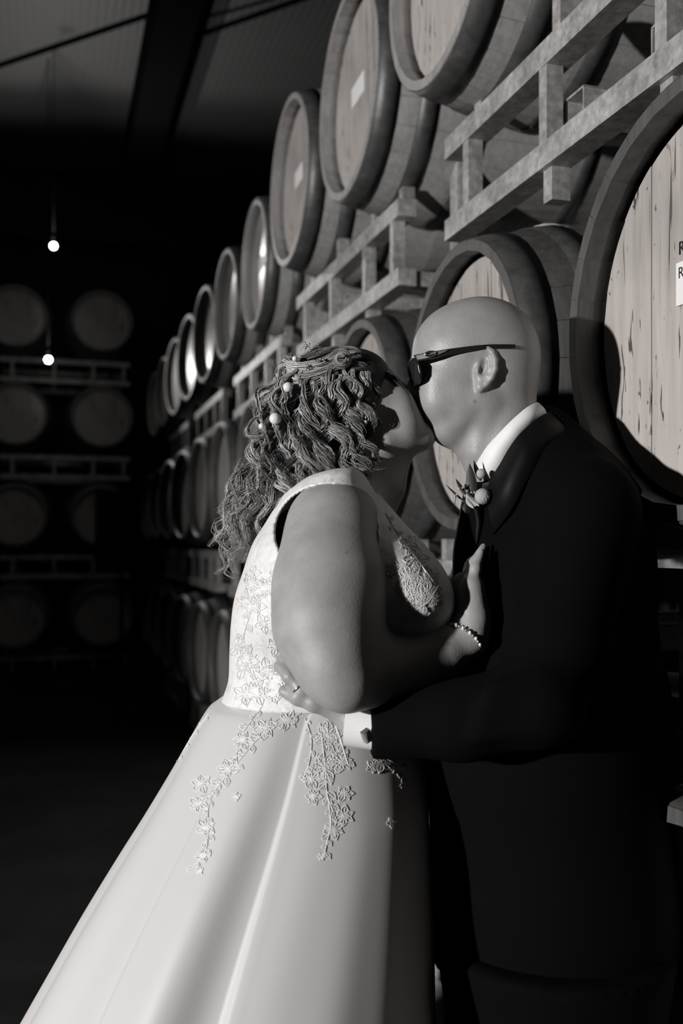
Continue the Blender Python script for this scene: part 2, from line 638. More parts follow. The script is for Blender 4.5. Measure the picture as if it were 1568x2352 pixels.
def make_barrel(loc, rz, roll, full, dark, label, group):
    root = empty('wine_barrel', loc, rz)
    root.rotation_euler = (0, roll, rz)
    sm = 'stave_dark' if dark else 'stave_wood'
    if full:
        for m in STAVEM: add(m, 'stave', sm, root)
        for m in BOARDM: add(m, 'head_board', 'head_wood', root)
        for m in HOOPM: add(m, 'hoop', 'hoop_steel', root)
    else:
        add(SHELLM, 'stave_shell', sm, root)
        add(FRONTM, 'barrel_head', 'head_wood', root)
        for m in HOOPM[:3]: add(m, 'hoop', 'hoop_steel', root)
    add(BACKM, 'back_head', 'head_wood', root)
    return tag(root, label, 'barrel', group)

COLS = {'middle': [(0.445, 1.310), (0.237, 2.050), (0.040, 2.760), (-0.193, 3.540), (-0.405, 4.320)],
        'top': [(0.410, 1.440), (0.198, 2.148), (0.012, 2.868), (-0.193, 3.560), (-0.410, 4.620)],
        'bottom': [(0.445, 1.310), (0.237, 2.080), (0.030, 2.800), (-0.193, 3.560), (-0.410, 4.340)]}
for c_ in COLS.values():
    while c_[-1][1] < 8.7:
        c_.append((c_[-1][0] - 0.222, c_[-1][1] + 0.77))
cols = COLS['middle']
TIER = {'bottom': CAMZ + 0.323 - 0.965, 'middle': CAMZ + 0.323, 'top': CAMZ + 1.297}
ORD = ['first', 'second', 'third', 'fourth', 'fifth', 'sixth', 'seventh', 'eighth', 'ninth', 'tenth', 'eleventh', 'twelfth']
SPECIAL = {
    ('middle', 0): 'big close barrel head at right edge with cracked pale wood and lettering',
    ('middle', 1): 'barrel directly behind the bald groom\'s head, dark rim and pale head',
    ('middle', 2): 'dark-rimmed barrel just above the bride\'s hair in the middle tier',
    ('top', 1): 'nearest top-tier barrel, cut off by the upper picture edge',
    ('top', 2): 'top-tier barrel with a bright diamond-looking paper label, second from the upper edge',
    ('top', 3): 'top-tier barrel whose whole tall pale head shows, faint paper label on it',
    ('top', 4): 'blurred top-tier barrel with a small bright label, just left of the whole pale head',
    ('bottom', 0): 'dim bottom-tier barrel at the lower right edge beside the groom\'s jacket hem',
}
barrels = {}
for ti, z in TIER.items():
    for ci, (x, y) in enumerate(COLS[ti]):
        if ti == 'top' and ci == 0: continue
        if ti == 'bottom' and 1 <= ci <= 4: pass
        full = (ci <= 3 and ti != 'bottom') or (ti == 'bottom' and ci == 0)
        lab = SPECIAL.get((ti, ci), '%s barrel from the camera in the %s tier of the long row' % (ORD[ci], ti))
        roll = rng.uniform(-0.06, 0.06)
        rz = ROW
        if ci >= 5:      # turn added to the far barrels so their heads glint with the lamps
            c0 = np.array([x, y]); va = -c0 / np.linalg.norm(c0); vb = np.array([-2.36, 8.3]) - c0; vb /= np.linalg.norm(vb)
            nn = va + vb
            dl = (math.atan2(nn[1], nn[0]) - math.atan2(-0.28, -0.96) + math.pi) % (2 * math.pi) - math.pi
            rz = ROW + max(-0.02, min(0.12, dl))
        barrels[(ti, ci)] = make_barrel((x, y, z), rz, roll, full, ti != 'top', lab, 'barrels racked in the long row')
# end wall: four tiers of two
FARZ = [0.526, 1.507, 2.48, 3.42]
fx = [(-2.343, 9.76), (-3.122, 9.533)]
TN = ['lowest', 'second-lowest', 'second-highest', 'highest']
for k, z in enumerate(FARZ):
    for j, (x, y) in enumerate(fx):
        make_barrel((x, y, z), FAR, 0.0, False, False, 'blurred round barrel head on the end wall, %s tier, %s one' % (TN[k], ['right-hand', 'left-hand'][j]), 'barrels racked on the end wall')

# paper labels and lettering on the heads
def text_mesh(s, size):
    cu = bpy.data.curves.new('lettering', 'FONT')
    cu.body = s; cu.size = size; cu.extrude = 0.0002
    o = bpy.data.objects.new('tmp', cu); COL.objects.link(o)
    bpy.context.view_layer.update()
    me = bpy.data.meshes.new_from_object(o.evaluated_get(bpy.context.evaluated_depsgraph_get()))
    bpy.data.objects.remove(o)
    return me
def sticker(bar, x0, x1, z0, z1):
    return boxes('paper_label', [((x0, x1), (REC - 0.0018, REC - 0.0009), (z0, z1))], 'paper', bar)
def letter(parent, s, size, x, y, z):
    me = text_mesh(s, size)
    me.materials.clear(); me.materials.append(MATS['ink'])
    o = bpy.data.objects.new('lettering', me); COL.objects.link(o); o.parent = parent
    o.location = (x, y, z); o.rotation_euler = (math.pi / 2, 0, 0)
    return o
b = barrels[('middle', 0)]; b.rotation_euler[1] = 0.0
letter(b, 'R', 0.026, -0.069, REC - 0.0004, 0.080)
st = sticker(b, -0.072, 0.06, 0.009, 0.069)
letter(st, 'R', 0.022, -0.067, REC - 0.0021, 0.0465)
for key_, (x0, x1, z0, z1) in {('top', 2): (-0.085, 0.035, 0.0, 0.06), ('top', 3): (-0.07, 0.04, 0.0, 0.06), ('top', 4): (-0.09, 0.03, -0.01, 0.05)}.items():
    st = sticker(barrels[key_], x0, x1, z0, z1)

# ------------------------------------------------------------------ galvanised racks, two barrels each
SET = 0.085      # rails stand this far behind the barrel heads
DEPTH = 0.72     # front rail to back rail
def frame(name, lst, parent, loc=None):
    return boxes(name, lst, 'galvanised', parent)

def hollow(parent, x, z, w, hgt, y0, y1):
    """square fork tube with open ends, running front to back"""
    t = 0.004
    return frame('fork_tube', [((x - w, x + w), (y0, y1), (z - hgt, z - hgt + t)), ((x - w, x + w), (y0, y1), (z + hgt - t, z + hgt)),
                               ((x - w, x - w + t), (y0, y1), (z - hgt, z + hgt)), ((x + w - t, x + w), (y0, y1), (z - hgt, z + hgt))], parent)

def saddle(parent, x, y0, zc):
    """curved strap lying on the barrel below"""
    V, Fc = [], []
    n = 9
    for i in range(n):
        a = math.radians(62 + 56 * i / (n - 1))
        for r in (0.342, 0.347):
            for yy in (y0, y0 + 0.05):
                V.append((x + r * math.cos(a), yy, zc + r * math.sin(a)))
    for i in range(n - 1):
        b0 = i * 4
        for q in ((0, 1, 5, 4), (3, 2, 6, 7), (0, 4, 6, 2), (1, 3, 7, 5)):
            Fc.append(tuple(b0 + k for k in q))
    Fc += [(0, 2, 3, 1), (4 * n - 4, 4 * n - 3, 4 * n - 1, 4 * n - 2)]
    return mesh('saddle_strap', V, Fc, 'galvanised', parent)

def make_rack(loc, rz, half, zc, label, group, detail=True, below=True):
    """loc: midpoint between its two barrels at head plane; zc: axis height of the barrels it carries; half: half the barrel spacing"""
    root = empty('barrel_rack', (loc[0], loc[1], zc - 0.60), rz)
    H = 0.60
    zt, zb = H - 0.384, H - 0.572       # rail centre heights above the root
    e = half + 0.21
    rh, rd = 0.0235, 0.026
    posts = (-e + 0.115, -0.11, 0.26, e - 0.06)
    for yy, fr in ((SET, True), (SET + DEPTH, False)):
        frame('rail', [((-e, e), (yy, yy + 2 * rd), (zt - rh, zt + rh))], root)
        frame('rail', [((-e, e), (yy, yy + 2 * rd), (zb - rh, zb + rh))], root)
        for px_ in posts:
            frame('post', [((px_ - 0.015, px_ + 0.015), (yy + 0.002, yy + 0.036), (zb + rh, zt - rh))], root)
    if detail:
        # cradle stubs rising beside the barrels, and fork tubes
        for px_ in posts:
            frame('cradle_stub', [((px_ - 0.015, px_ + 0.015), (SET + 0.03, SET + 0.065), (zt + rh, zt + rh + (0.05 if abs(px_) > 0.4 else 0.09)))], root)
        for px_ in (-0.07, 0.205):
            hollow(root, px_, (zt + zb) / 2 - 0.012, 0.034, 0.024, SET + 0.045, SET + DEPTH)
        frame('upright', [((e - 0.02, e + 0.03), (SET + 0.16, SET + 0.21), (zb - 0.05, zt + 0.16))], root)
    frame('end_tie', [((e - 0.05, e - 0.01), (SET + 2 * rd, SET + DEPTH), (zb - 0.02, zb + 0.02))], root)
    frame('end_tie', [((-e + 0.01, -e + 0.05), (SET + 2 * rd, SET + DEPTH), (zb - 0.02, zb + 0.02))], root)
    if below and detail:
        for px_ in (-0.11, 0.26):
            frame('foot', [((px_ - 0.016, px_ + 0.016), (SET + 0.012, SET + 0.05), (zb - 0.085, zb - rh))], root)
        for s in (-1, 1):
            saddle(root, s * half, SET + 0.10, H - 0.972)
    return tag(root, label, 'rack', group)

pairs = [(0, 1), (2, 3), (4, 5), (6, 7), (8, 9)]
PN = ['nearest', 'second-nearest', 'third-nearest', 'fourth-nearest', 'farthest']
for ti, z in TIER.items():
    for k, (i, j) in enumerate(pairs):
        if j >= len(COLS[ti]): continue
        (x0, y0), (x1, y1) = COLS[ti][i], COLS[ti][j]
        half = math.hypot(x1 - x0, y1 - y0) / 2
        sh = (0.07 if ti == 'top' else -0.26) if k == 0 else 0.0
        make_rack(((x0 + x1) / 2 + 0.28 * sh, (y0 + y1) / 2 - 0.96 * sh), math.atan2(-(y1 - y0), -(x1 - x0)), half, z,
                  '%s galvanised rack carrying the %s tier of the long row' % (PN[k], ti), 'racks of the long row', k < 3 and ti != 'bottom', ti != 'bottom')
# end-wall racks
(x0, y0), (x1, y1) = fx
for k, z in enumerate(FARZ):
    r = make_rack(((x0 + x1) / 2 + 0.06, (y0 + y1) / 2 + 0.02), FAR, 0.405, z - 0.02, 'blurred galvanised rack under the %s barrels of the end wall' % TN[k], 'racks of the end wall', False, False)

# ------------------------------------------------------------------ two small lamps and a dark box on a stand at the far end
def lamp(px, py, d, r, energy, label):
    p = P(px, py, d)
    root = empty('pendant_lamp', p)
    ball('bulb', p, r, 'bulb', root)
    tube_obj('socket', [p + [0, 0, r * 0.8], p + [0, 0, r * 0.8 + 0.06]], 0.018, 'cord', root, n=4)
    tube_obj('cord', [p + [0, 0, r * 0.8 + 0.06], np.array([p[0], p[1], 5.33])], 0.004, 'cord', root, n=4, sides=5)
    tag(root, label, 'lamp', 'glowing lamps at the far end')
    L = bpy.data.lights.new('lamp_light', 'SPOT'); L.energy = energy; L.spot_size = math.pi; L.spot_blend = 0.25; L.shadow_soft_size = r * 0.8; L.color = (1, 0.985, 0.97)
    o = bpy.data.objects.new('lamp_light', L); COL.objects.link(o); o.parent = root
    o.location = (0.0, -r * 2.2, 0)
    o.rotation_euler = (math.radians(-125), 0, math.radians(12))       # the lamp throws its light up the aisle and at the roof
    return root
lamp(123, 565, 8.2, 0.024, 48, 'upper glowing bulb hanging in the dark above the end-wall barrels')
lamp(111, 826, 8.4, 0.025, 48, 'lower glowing bulb hanging in front of the end-wall rack rails')
pb = P(266, 1575, 8.6); pb[2] = 0
root = empty('loudspeaker_stand', pb)
c = P(266, 1215, 8.6)
mesh_ = boxes('cabinet', [((-0.145, 0.145), (-0.15, 0.15), (c[2] - 0.36, c[2] + 0.32))], 'black_case', root)
tube_obj('pole', [pb + [0.05, 0, 0.05], pb + [0.05, 0, c[2] - 0.36]], 0.018, 'black_case', root, n=4)
for a in range(3):
    an = a * 2.094 + 0.4
    tube_obj('leg', [pb + [0.05, 0, 0.35], pb + [0.05 + 0.3 * math.cos(an), 0.3 * math.sin(an), 0.012]], 0.011, 'black_case', root, n=4)
tag(root, 'black upright box on a tripod pole before the end-wall barrels', 'speaker')
# ------------------------------------------------------------------ the groom
GD = 1.47                                  # depth of his middle plane
GS = GD / F                                # metres per photo pixel at that depth
def G(u, v, w=0.0):
    """photo pixel (u, v) on the groom's middle plane, w pixels' worth nearer the camera"""
    return P(u, v, GD) + np.array([0, -w * GS, 0])
g_base = P(1260, 1250, GD); g_base[2] = 0
groom = empty('person', g_base)
tag(groom, 'bald man in glasses and a black suit leaning down to kiss the bride', 'person')

f = Field(G(915, 660, 0) - [0, 0.125, 0] - [0, 0, 470 * GS], G(1300, 660, 0) + [0, 0.125, 0], 0.0021)
def ge(u, v, w, ru, rv, rw, rot=0, k=0.012, mode='add', yaw=0): f.ell(G(u, v, w), (ru * GS, rw * GS, rv * GS), rot, k, mode, yaw)
def gc(a, b, ra, rb, k=0.01, mode='add'): f.cone(G(*a), G(*b), ra * GS, rb * GS, k, mode)
ge(1102, 802, 0, 133, 118, 116, 0)                      # skull
ge(1042, 812, 0, 95, 98, 98, 0, 0.02)                   # forehead
ge(1150, 850, 0, 84, 94, 100, 0, 0.02)                  # back of the skull
ge(1040, 895, 0, 84, 95, 88, 12, 0.02)                  # face
ge(1062, 930, 0, 84, 80, 90, 0, 0.02)
ge(1022, 975, 0, 36, 48, 44, -20, 0.02)                 # chin
for s in (1, -1):
    gc((1095, 925, 68 * s), (1030, 988, 26 * s), 26, 26, 0.016)   # jaw
    ge(1010, 880, 58 * s, 42, 30, 26, -12, 0.014)       # cheekbone
    ge(1000, 925, 46 * s, 36, 40, 34, -10, 0.016)       # cheek
    gc((962, 838, 12 * s), (975, 834, 62 * s), 15, 13, 0.010)   # brow
gc((1142, 915, 0), (1172, 1090, 0), 84, 88, 0.02)       # neck
gc((1070, 998, 0), (1120, 1070, 0), 40, 48, 0.02)      # throat
gc((1115, 935, 66), (1090, 1040, 40), 18, 16, 0.016)    # neck muscle
gc((1115, 935, -66), (1090, 1040, -40), 18, 16, 0.016)
gc((955, 850, 0), (946, 893, 0), 10, 13, 0.008)         # nose
ge(944, 898, 0, 12, 12, 12, 0, 0.006)
for s in (1, -1):
    ge(955, 905, 12 * s, 10, 9, 9, 0, 0.005)
    ge(958, 864, 40 * s, 17, 13, 20, 10, 0.010, 'sub')  # eye socket
    ge(968, 864, 38 * s, 14, 13, 15, 0, 0.003)          # eyeball
    gc((957, 852, 44 * s), (982, 856, 54 * s), 6, 5, 0.005)   # lid folds
    gc((960, 877, 42 * s), (985, 872, 54 * s), 5, 4, 0.006)
ge(969, 938, 0, 17, 20, 32, 20, 0.008)                  # upper lip
ge(978, 962, 0, 15, 13, 28, 20, 0.006)                  # lower lip
# near and far ear
for s in (1, -1):
    W = lambda w: w * s
    ge(1098, 864, W(96), 21, 42, 16, 8, 0.006)
    ge(1096, 862, W(116), 12, 21, 13, 8, 0.004, 'sub')
    hel = [(1085, 848, 99), (1084, 834, 103), (1092, 823, 108), (1103, 822, 112), (1113, 831, 115), (1119, 848, 117), (1119, 868, 116), (1112, 886, 112), (1102, 899, 107), (1092, 908, 102)]
    for (a, b) in zip(hel[:-1], hel[1:]):
        gc((a[0], a[1], W(a[2])), (b[0], b[1], W(b[2])), 6.3, 6.3, 0.003)
    ge(1088, 904, W(100), 9, 12, 9, 10, 0.005)
    anti = [(1098, 838, 106), (1107, 848, 110), (1108, 866, 110), (1102, 882, 107), (1094, 890, 104)]
    for (a, b) in zip(anti[:-1], anti[1:]):
        gc((a[0], a[1], W(a[2])), (b[0], b[1], W(b[2])), 4.2, 4.2, 0.003)
    ge(1083, 869, W(104), 6, 9, 7, 0, 0.004)
    ge(1092, 871, W(112), 7, 9, 10, 8, 0.003, 'sub')
V1, F1 = f.build()
V1 = relax(V1, F1, 2, 0.4)

# his left hand round her waist, with an unseen forearm inside the sleeve
HD = 1.335
HS = HD / F
lo = P(600, 1760, HD) - [0, 0.09, 0]; hi = P(960, 1460, HD) + [0, 0.07, 0]
f2 = Field(lo, hi, 0.0019)
def hc(a, b, ra, rb, k=0.006): f2.cone(P(a[0], a[1], a[2]), P(b[0], b[1], b[2]), ra * HS, rb * HS, k)
hc((900, 1672, 1.30), (820, 1665, 1.315), 36, 33)
hc((820, 1665, 1.315), (760, 1610, 1.325), 33, 36, 0.012)        # wrist to palm
f2.ell(P(745, 1590, 1.328), (48 * HS, 0.017, 46 * HS), -30, 0.012)
hc((770, 1628, 1.315), (722, 1614, 1.315), 20, 21)               # little finger
hc((722, 1614, 1.315), (685, 1602, 1.318), 21, 18)
hc((685, 1602, 1.318), (653, 1588, 1.328), 18, 14.5)
hc((735, 1600, 1.318), (695, 1585, 1.316), 19, 18)               # ring finger
hc((695, 1585, 1.316), (664, 1554, 1.322), 18, 15.5)
hc((664, 1554, 1.322), (641, 1530, 1.336), 15.5, 13.5)
hc((740, 1575, 1.325), (690, 1545, 1.328), 19, 17)               # middle finger
hc((690, 1545, 1.328), (655, 1516, 1.338), 17, 13)
hc((655, 1516, 1.338), (632, 1500, 1.350), 12, 9)
hc((745, 1550, 1.332), (700, 1515, 1.338), 18, 15)               # index finger, behind her arm
hc((700, 1515, 1.338), (668, 1490, 1.350), 15, 12)
hc((790, 1590, 1.330), (765, 1530, 1.340), 20, 15)               # thumb, hidden
V2, F2 = f2.build()
V2 = relax(V2, F2, 1, 0.4)

# the unseen trunk and legs under the suit, so head and hand belong to one figure
f3 = Field(P(980, 1060, GD) * [1, 1, 0] - [0.05, 0.30, 0.0], P(1560, 1060, GD) + [0.1, 0.22, 0.02], 0.009)
f3.cone(G(1175, 1060), G(1270, 1250), 0.05, 0.10, 0.03)
f3.ell(G(1275, 1350), (0.11, 0.14, 0.20), 0, 0.03)
f3.ell(G(1270, 1700), (0.12, 0.13, 0.24), 0, 0.03)
f3.ell(G(1270, 1980), (0.13, 0.15, 0.16), 0, 0.03)
for s in (1, -1):
    a = G(1265, 2080, 130 * s); b = a.copy(); b[2] = 0.50; c = a.copy(); c[2] = 0.09
    f3.cone(a, b, 0.075, 0.05, 0.02); f3.cone(b, c, 0.05, 0.035, 0.01)
f3.cone(G(1275, 1180, 240), P(1250, 1590, 1.24), 0.048, 0.040, 0.02)
f3.cone(P(1240, 1600, 1.24), P(1060, 1658, 1.257), 0.036, 0.034, 0.02)
f3.cone(P(1060, 1658, 1.257), P(890, 1672, 1.30), 0.034, 0.026, 0.02)
V3, F3 = f3.build()
Vb = np.vstack([V1, V2, V3]); Fb = np.vstack([F1, F2 + len(V1), F3 + len(V1) + len(V2)])
g_body = mesh('body', Vb, Fb, 'groom_skin', groom, smooth=True, world=True)

# suit jacket: trunk, shoulders and left sleeve in one cloth; right sleeve on the far side
f4 = Field(np.array([P(940, 950, 1.2)[0] - 0.05, 1.10, P(0, 2200, GD)[2] - 0.02]), np.array([P(1600, 0, GD)[0] + 0.02, 1.72, P(0, 930, GD)[2]]), 0.005)
def je(u, v, w, ru, rv, rd, rot=0, k=0.03): f4.ell(G(u, v, w), (ru * GS, rd, rv * GS), rot, k)
je(1290, 1330, 0, 204, 330, 0.175)
je(1222, 1330, 95, 100, 210, 0.115)
je(1252, 1700, 0, 282, 480, 0.195)
je(1263, 2080, 0, 286, 420, 0.205)
f4.cone(G(1228, 1025), G(1290, 1165, 215), 0.046, 0.060, 0.04)
f4.cone(G(1228, 1025), G(1290, 1165, -215), 0.046, 0.060, 0.04)
f4.cone(G(1240, 1012), G(1390, 1190), 0.04, 0.055, 0.04)
f4.cone(G(1290, 1185, 240), P(1290, 1480, 1.265), 0.066, 0.060, 0.025)
f4.cone(P(1290, 1480, 1.265), P(1235, 1610, 1.235), 0.060, 0.054, 0.02)
f4.cone(P(1235, 1610, 1.235), P(1060, 1655, 1.255), 0.056, 0.048, 0.02)
f4.cone(P(1060, 1655, 1.255), P(840, 1674, 1.30), 0.048, 0.0395, 0.02)
f4.cone(G(1290, 1185, -240), G(1290, 1560, -260), 0.062, 0.055, 0.02)
f4.cone(G(1290, 1560, -260), G(1050, 1500, -230), 0.055, 0.042, 0.02)
for i in range(7):     # cloth folds on the sleeve
    a = P(1120 + 22 * i, 1590 - 4 * i, 1.195); b = P(1095 + 34 * i, 1690 - 6 * i, 1.20)
    f4.cone(a, b, 0.007, 0.006, 0.018)
f4.cone(G(1172, 900), G(1140, 1085), 0.052, 0.040, 0.012, 'sub')      # room for neck and collar
f4.plane(P(849, 1672, 1.30), (-1, -0.05, -0.03), 0.004)               # sleeve end
f4.plane(P(1270, 2190, GD), (0.02, 0, -1), 0.004)                     # hem
# front opening: keep the chest edge straight where tie and lapels lie
V4, F4 = f4.build()
V4 = relax(V4, F4, 1, 0.4)
jacket = mesh('jacket', V4, F4, 'suit', groom, smooth=True, world=True)

f5 = Field(np.array([P(930, 0, GD)[0], 1.20, 0.03]), np.array([P(1560, 0, GD)[0], 1.75, P(0, 2120, GD)[2]]), 0.008)
for s in (1, -1):
    a = G(1250, 2130, 125 * s); b = a.copy(); b[2] = 0.48; c = a.copy(); c[2] = 0.06
    f5.cone(a, b, 0.160, 0.135, 0.03); f5.cone(b, c, 0.135, 0.10, 0.02)
f5.ell(G(1265, 2150), (0.165, 0.16, 0.10), 0, 0.03)
V5, F5 = f5.build()
mesh('trousers', V5, F5, 'suit', groom, smooth=True, world=True)
for s in (1, -1):
    p = G(1262, 2130, 125 * s); p[2] = 0
    f6 = Field(p + [-0.24, -0.08, -0.01], p + [0.12, 0.08, 0.14], 0.006)
    f6.ell(p + [-0.10, 0, 0.035], (0.125, 0.048, 0.034), 0, 0.01)
    f6.ell(p + [0.02, 0, 0.045], (0.075, 0.044, 0.045), 0, 0.02)
    f6.plane(p + [0, 0, 0.003], (0, 0, -1), 0.002)
    V6, F6 = f6.build()
    mesh('shoe', V6, F6, 'suit_satin', groom, smooth=True, world=True)

def band(name, up, dn, mat, parent, thick=0.002, n=40):
    """closed ribbon round the neck: near-side points (u, v, w) of the upper and lower edge, mirrored to the far side"""
    def loop(pts):
        near = smooth_path([G(*p) for p in pts], n)
        far = near[::-1].copy(); far[:, 1] = 2 * GD - far[:, 1]
        return np.vstack([near, far])
    A, B = loop(up), loop(dn)
    m = len(A)
    cen = (A.mean(0) + B.mean(0)) / 2
    out = np.vstack([A, B]) - cen; out[:, 2] = 0
    out /= np.linalg.norm(out, axis=1, keepdims=True)
    V = np.vstack([A, B, np.vstack([A, B]) + out * thick])
    Fc = []
    for i in range(m - 1):
        j = i + 1
        Fc += [(i, j, m + j, m + i), (2 * m + i, 3 * m + i, 3 * m + j, 2 * m + j), (i, 2 * m + i, 2 * m + j, j), (m + i, m + j, 3 * m + j, 3 * m + i)]
    return mesh(name, V, Fc, mat, parent, smooth=True, world=True)
band('shirt_collar',
     [(1087, 1072, 46), (1104, 1038, 86), (1127, 1010, 104), (1155, 980, 112), (1191, 949, 98), (1222, 932, 52), (1230, 928, 0)],
     [(1111, 1112, 54), (1131, 1078, 96), (1151, 1041, 114), (1173, 1010, 122), (1213, 977, 108), (1246, 957, 58), (1254, 953, 0)], 'shirt', groom)
band('jacket_collar',
     [(1108, 1120, 62), (1129, 1080, 106), (1149, 1041, 124), (1171, 1010, 132), (1211, 976, 118), (1245, 956, 66), (1256, 951, 0)],
     [(1112, 1230, 130), (1142, 1180, 180), (1172, 1120, 186), (1204, 1068, 176), (1254, 1018, 140), (1292, 992, 70), (1300, 988, 0)], 'suit_satin', groom, 0.003)
# shirt front and tie: the dark edge below the collar
tie_p = [G(1082, 1080), G(1072, 1130), G(1064, 1200), G(1058, 1280), G(1062, 1400)]
f7 = Field(P(1000, 1440, GD) - [0, 0.10, 0], P(1160, 1060, GD) + [0, 0.10, 0], 0.004)
f7.ell(G(1128, 1260), (72 * GS, 0.075, 200 * GS), 4, 0.01)
f7.cone(G(1110, 1110), G(1118, 1260), 30 * GS, 56 * GS, 0.02)
V7, F7 = f7.build()
mesh('waistcoat', V7, F7, 'suit', groom, smooth=True, world=True)
tube_obj('tie', [p + [0.008, -0.012, 0] for p in tie_p], [0.010, 0.014, 0.018, 0.022, 0.024], 'suit_satin', groom)

# shirt cuff and cufflink
cf = P(795, 1660, 1.302); ce_ = P(880, 1670, 1.296)
ax_ = (ce_ - cf) / np.linalg.norm(ce_ - cf)
up_ = np.array([0, 0, 1.0]); si_ = np.cross(ax_, up_); si_ /= np.linalg.norm(si_); up_ = np.cross(si_, ax_)
V, Fc = [], []
n = 40
for (c_, r_) in ((ce_, 0.0315), (cf, 0.030), (cf, 0.028), (ce_, 0.029)):
    for i in range(n):
        a = 2 * math.pi * i / n
        V.append(c_ + r_ * (si_ * math.cos(a) * 0.92 + up_ * math.sin(a)))
for j in range(3):
    for i in range(n):
        Fc.append((j * n + i, j * n + (i + 1) % n, (j + 1) * n + (i + 1) % n, (j + 1) * n + i))
mesh('shirt_cuff', V, Fc, 'shirt', groom, smooth=False, world=True)
cl = P(842, 1690, 1.262)
o = boxes('cufflink', [((-0.0055, 0.0055), (-0.004, 0.004), (-0.008, 0.008))], 'silver', groom)
o.location = cl - g_base; o.rotation_euler = (0.2, -0.5, 0.5); o['label'] = 'square silver cufflink'

# wedding ring
rc = P(687, 1579, 1.316)
t_ = P(664, 1554, 1.322) - P(700, 1590, 1.316); t_ /= np.linalg.norm(t_)
e1 = np.cross(t_, [0, 1, 0]); e1 /= np.linalg.norm(e1); e2 = np.cross(t_, e1)
ringp = np.array([rc + (e1 * math.cos(a) + e2 * math.sin(a)) * 18.5 * HS for a in np.linspace(0, 2 * math.pi, 33)])
V, Fq, _ = tubes(ringp[None], np.full((1, 33), 0.0016), 6)
o = mesh('wedding_ring', V, Fq, 'silver', groom, smooth=True, world=True); o['label'] = 'shiny metal ring on his finger'

# glasses
gl = empty('glasses', (0, 0, 0)); gl.parent = groom; BASE[gl.name] = g_base
def strip(name, top, bot, thick, mat, parent):
    A = smooth_path([G(*p) for p in top], 24); B = smooth_path([G(*p) for p in bot], 24)
    V = np.vstack([A, B, A + [0, thick, 0], B + [0, thick, 0]])
    m = 24; Fc = []
    for i in range(m - 1):
        j = i + 1
        Fc += [(i, m + i, m + j, j), (2 * m + i, 2 * m + j, 3 * m + j, 3 * m + i), (i, j, 2 * m + j, 2 * m + i), (m + i, 3 * m + i, 3 * m + j, m + j)]
    Fc += [(0, 2 * m, 3 * m, m), (m - 1, 2 * m - 1, 4 * m - 1, 3 * m - 1)]
    return mesh(name, V, Fc, mat, parent, world=True)
for s in (1, -1):
    q = lambda pts: [(a, b, w * s) for a, b, w in pts]
    strip('temple_arm', q([(943, 834, 97), (985, 828, 108), (1028, 822, 113), (1098, 815, 118), (1163, 814, 116)]),
          q([(950, 848, 97), (990, 842, 108), (1025, 835, 113), (1090, 826, 118), (1163, 822, 116)]), 0.0035 * s, 'frame_black', gl)
    strip('temple_plate', q([(947, 836, 101), (985, 829.5, 111), (1016, 826, 115)]), q([(951, 845, 101), (985, 839.5, 111), (1012, 829, 115)]), 0.0016 * s, 'plate', gl)
    # lens: a curved dark pane, set in a thin rim
    V, Fc = [], []
    nu, nv = 12, 10
    for i in range(nu + 1):
        w = (12 + 86 * i / nu)
        for j in range(nv + 1):
            v = -1 + 2 * j / nv
            wid = math.sqrt(max(0.0, 1 - abs(2 * i / nu - 1) ** 3.2))
            vv = 863 + v * 27 * (0.35 + 0.65 * wid) + 2
            uu = 936 + (w / 98) ** 2 * 13 + (vv - 836) * 0.20
            V.append(G(uu, vv, w * s))
    for i in range(nu):
        for j in range(nv):
            a = i * (nv + 1) + j
            Fc.append((a, a + 1, a + nv + 2, a + nv + 1))
    edge = [i * (nv + 1) for i in range(nu + 1)] + [nu * (nv + 1) + j for j in range(1, nv + 1)] + [i * (nv + 1) + nv for i in range(nu - 1, -1, -1)] + [j for j in range(nv - 1, -1, -1)]
    pts = np.array([V[i] for i in edge])
    Vr, Fr, _ = tubes(pts[None], np.full((1, len(pts)), 0.0019), 6)
    mesh('rim', Vr, Fr, 'frame_black', gl, smooth=True, world=True)
    lo_ = mesh('lens', V, Fc, 'lens', gl, smooth=True, world=True)
tube_obj('bridge', [G(941, 846, -14), G(936, 842, 0), G(941, 846, 14)], 0.002, 'frame_black', gl, n=8)
pts = np.array([G(978 + 11 * math.cos(a), 834 + 4.2 * math.sin(a) - 1.2 * math.cos(a), 113.0 + 1.6 * math.cos(a)) for a in np.linspace(0, 2 * math.pi, 25)])
Vr, Fr, _ = tubes(pts[None], np.full((1, 25), 0.0016), 6)
o = mesh('temple_emblem', Vr, Fr, 'silver', gl, smooth=True, world=True); o['label'] = 'silver oval emblem'

# short beard round the mouth
S_ = []
r2 = np.random.default_rng(3)
for i in range(110):
    u = r2.uniform(958, 992); v = 930 + (u - 958) * 1.35 + r2.normal(0, 7); w = r2.uniform(-10, 34)
    p = G(u, v, w); d = np.array([-0.35 - 0.4 * r2.random(), -0.3 * r2.random(), -0.7]); d /= np.linalg.norm(d)
    L = r2.uniform(0.003, 0.008)
    S_.append([p + d * L * t for t in np.linspace(-0.6, 1, 5)])
V, Fq, _ = tubes(np.array(S_), np.tile(np.linspace(0.0005, 0.0002, 5), (len(S_), 1)), 3)
o = mesh('beard', V, Fq, 'beard', groom, smooth=True, world=True); o['kind'] = 'stuff'

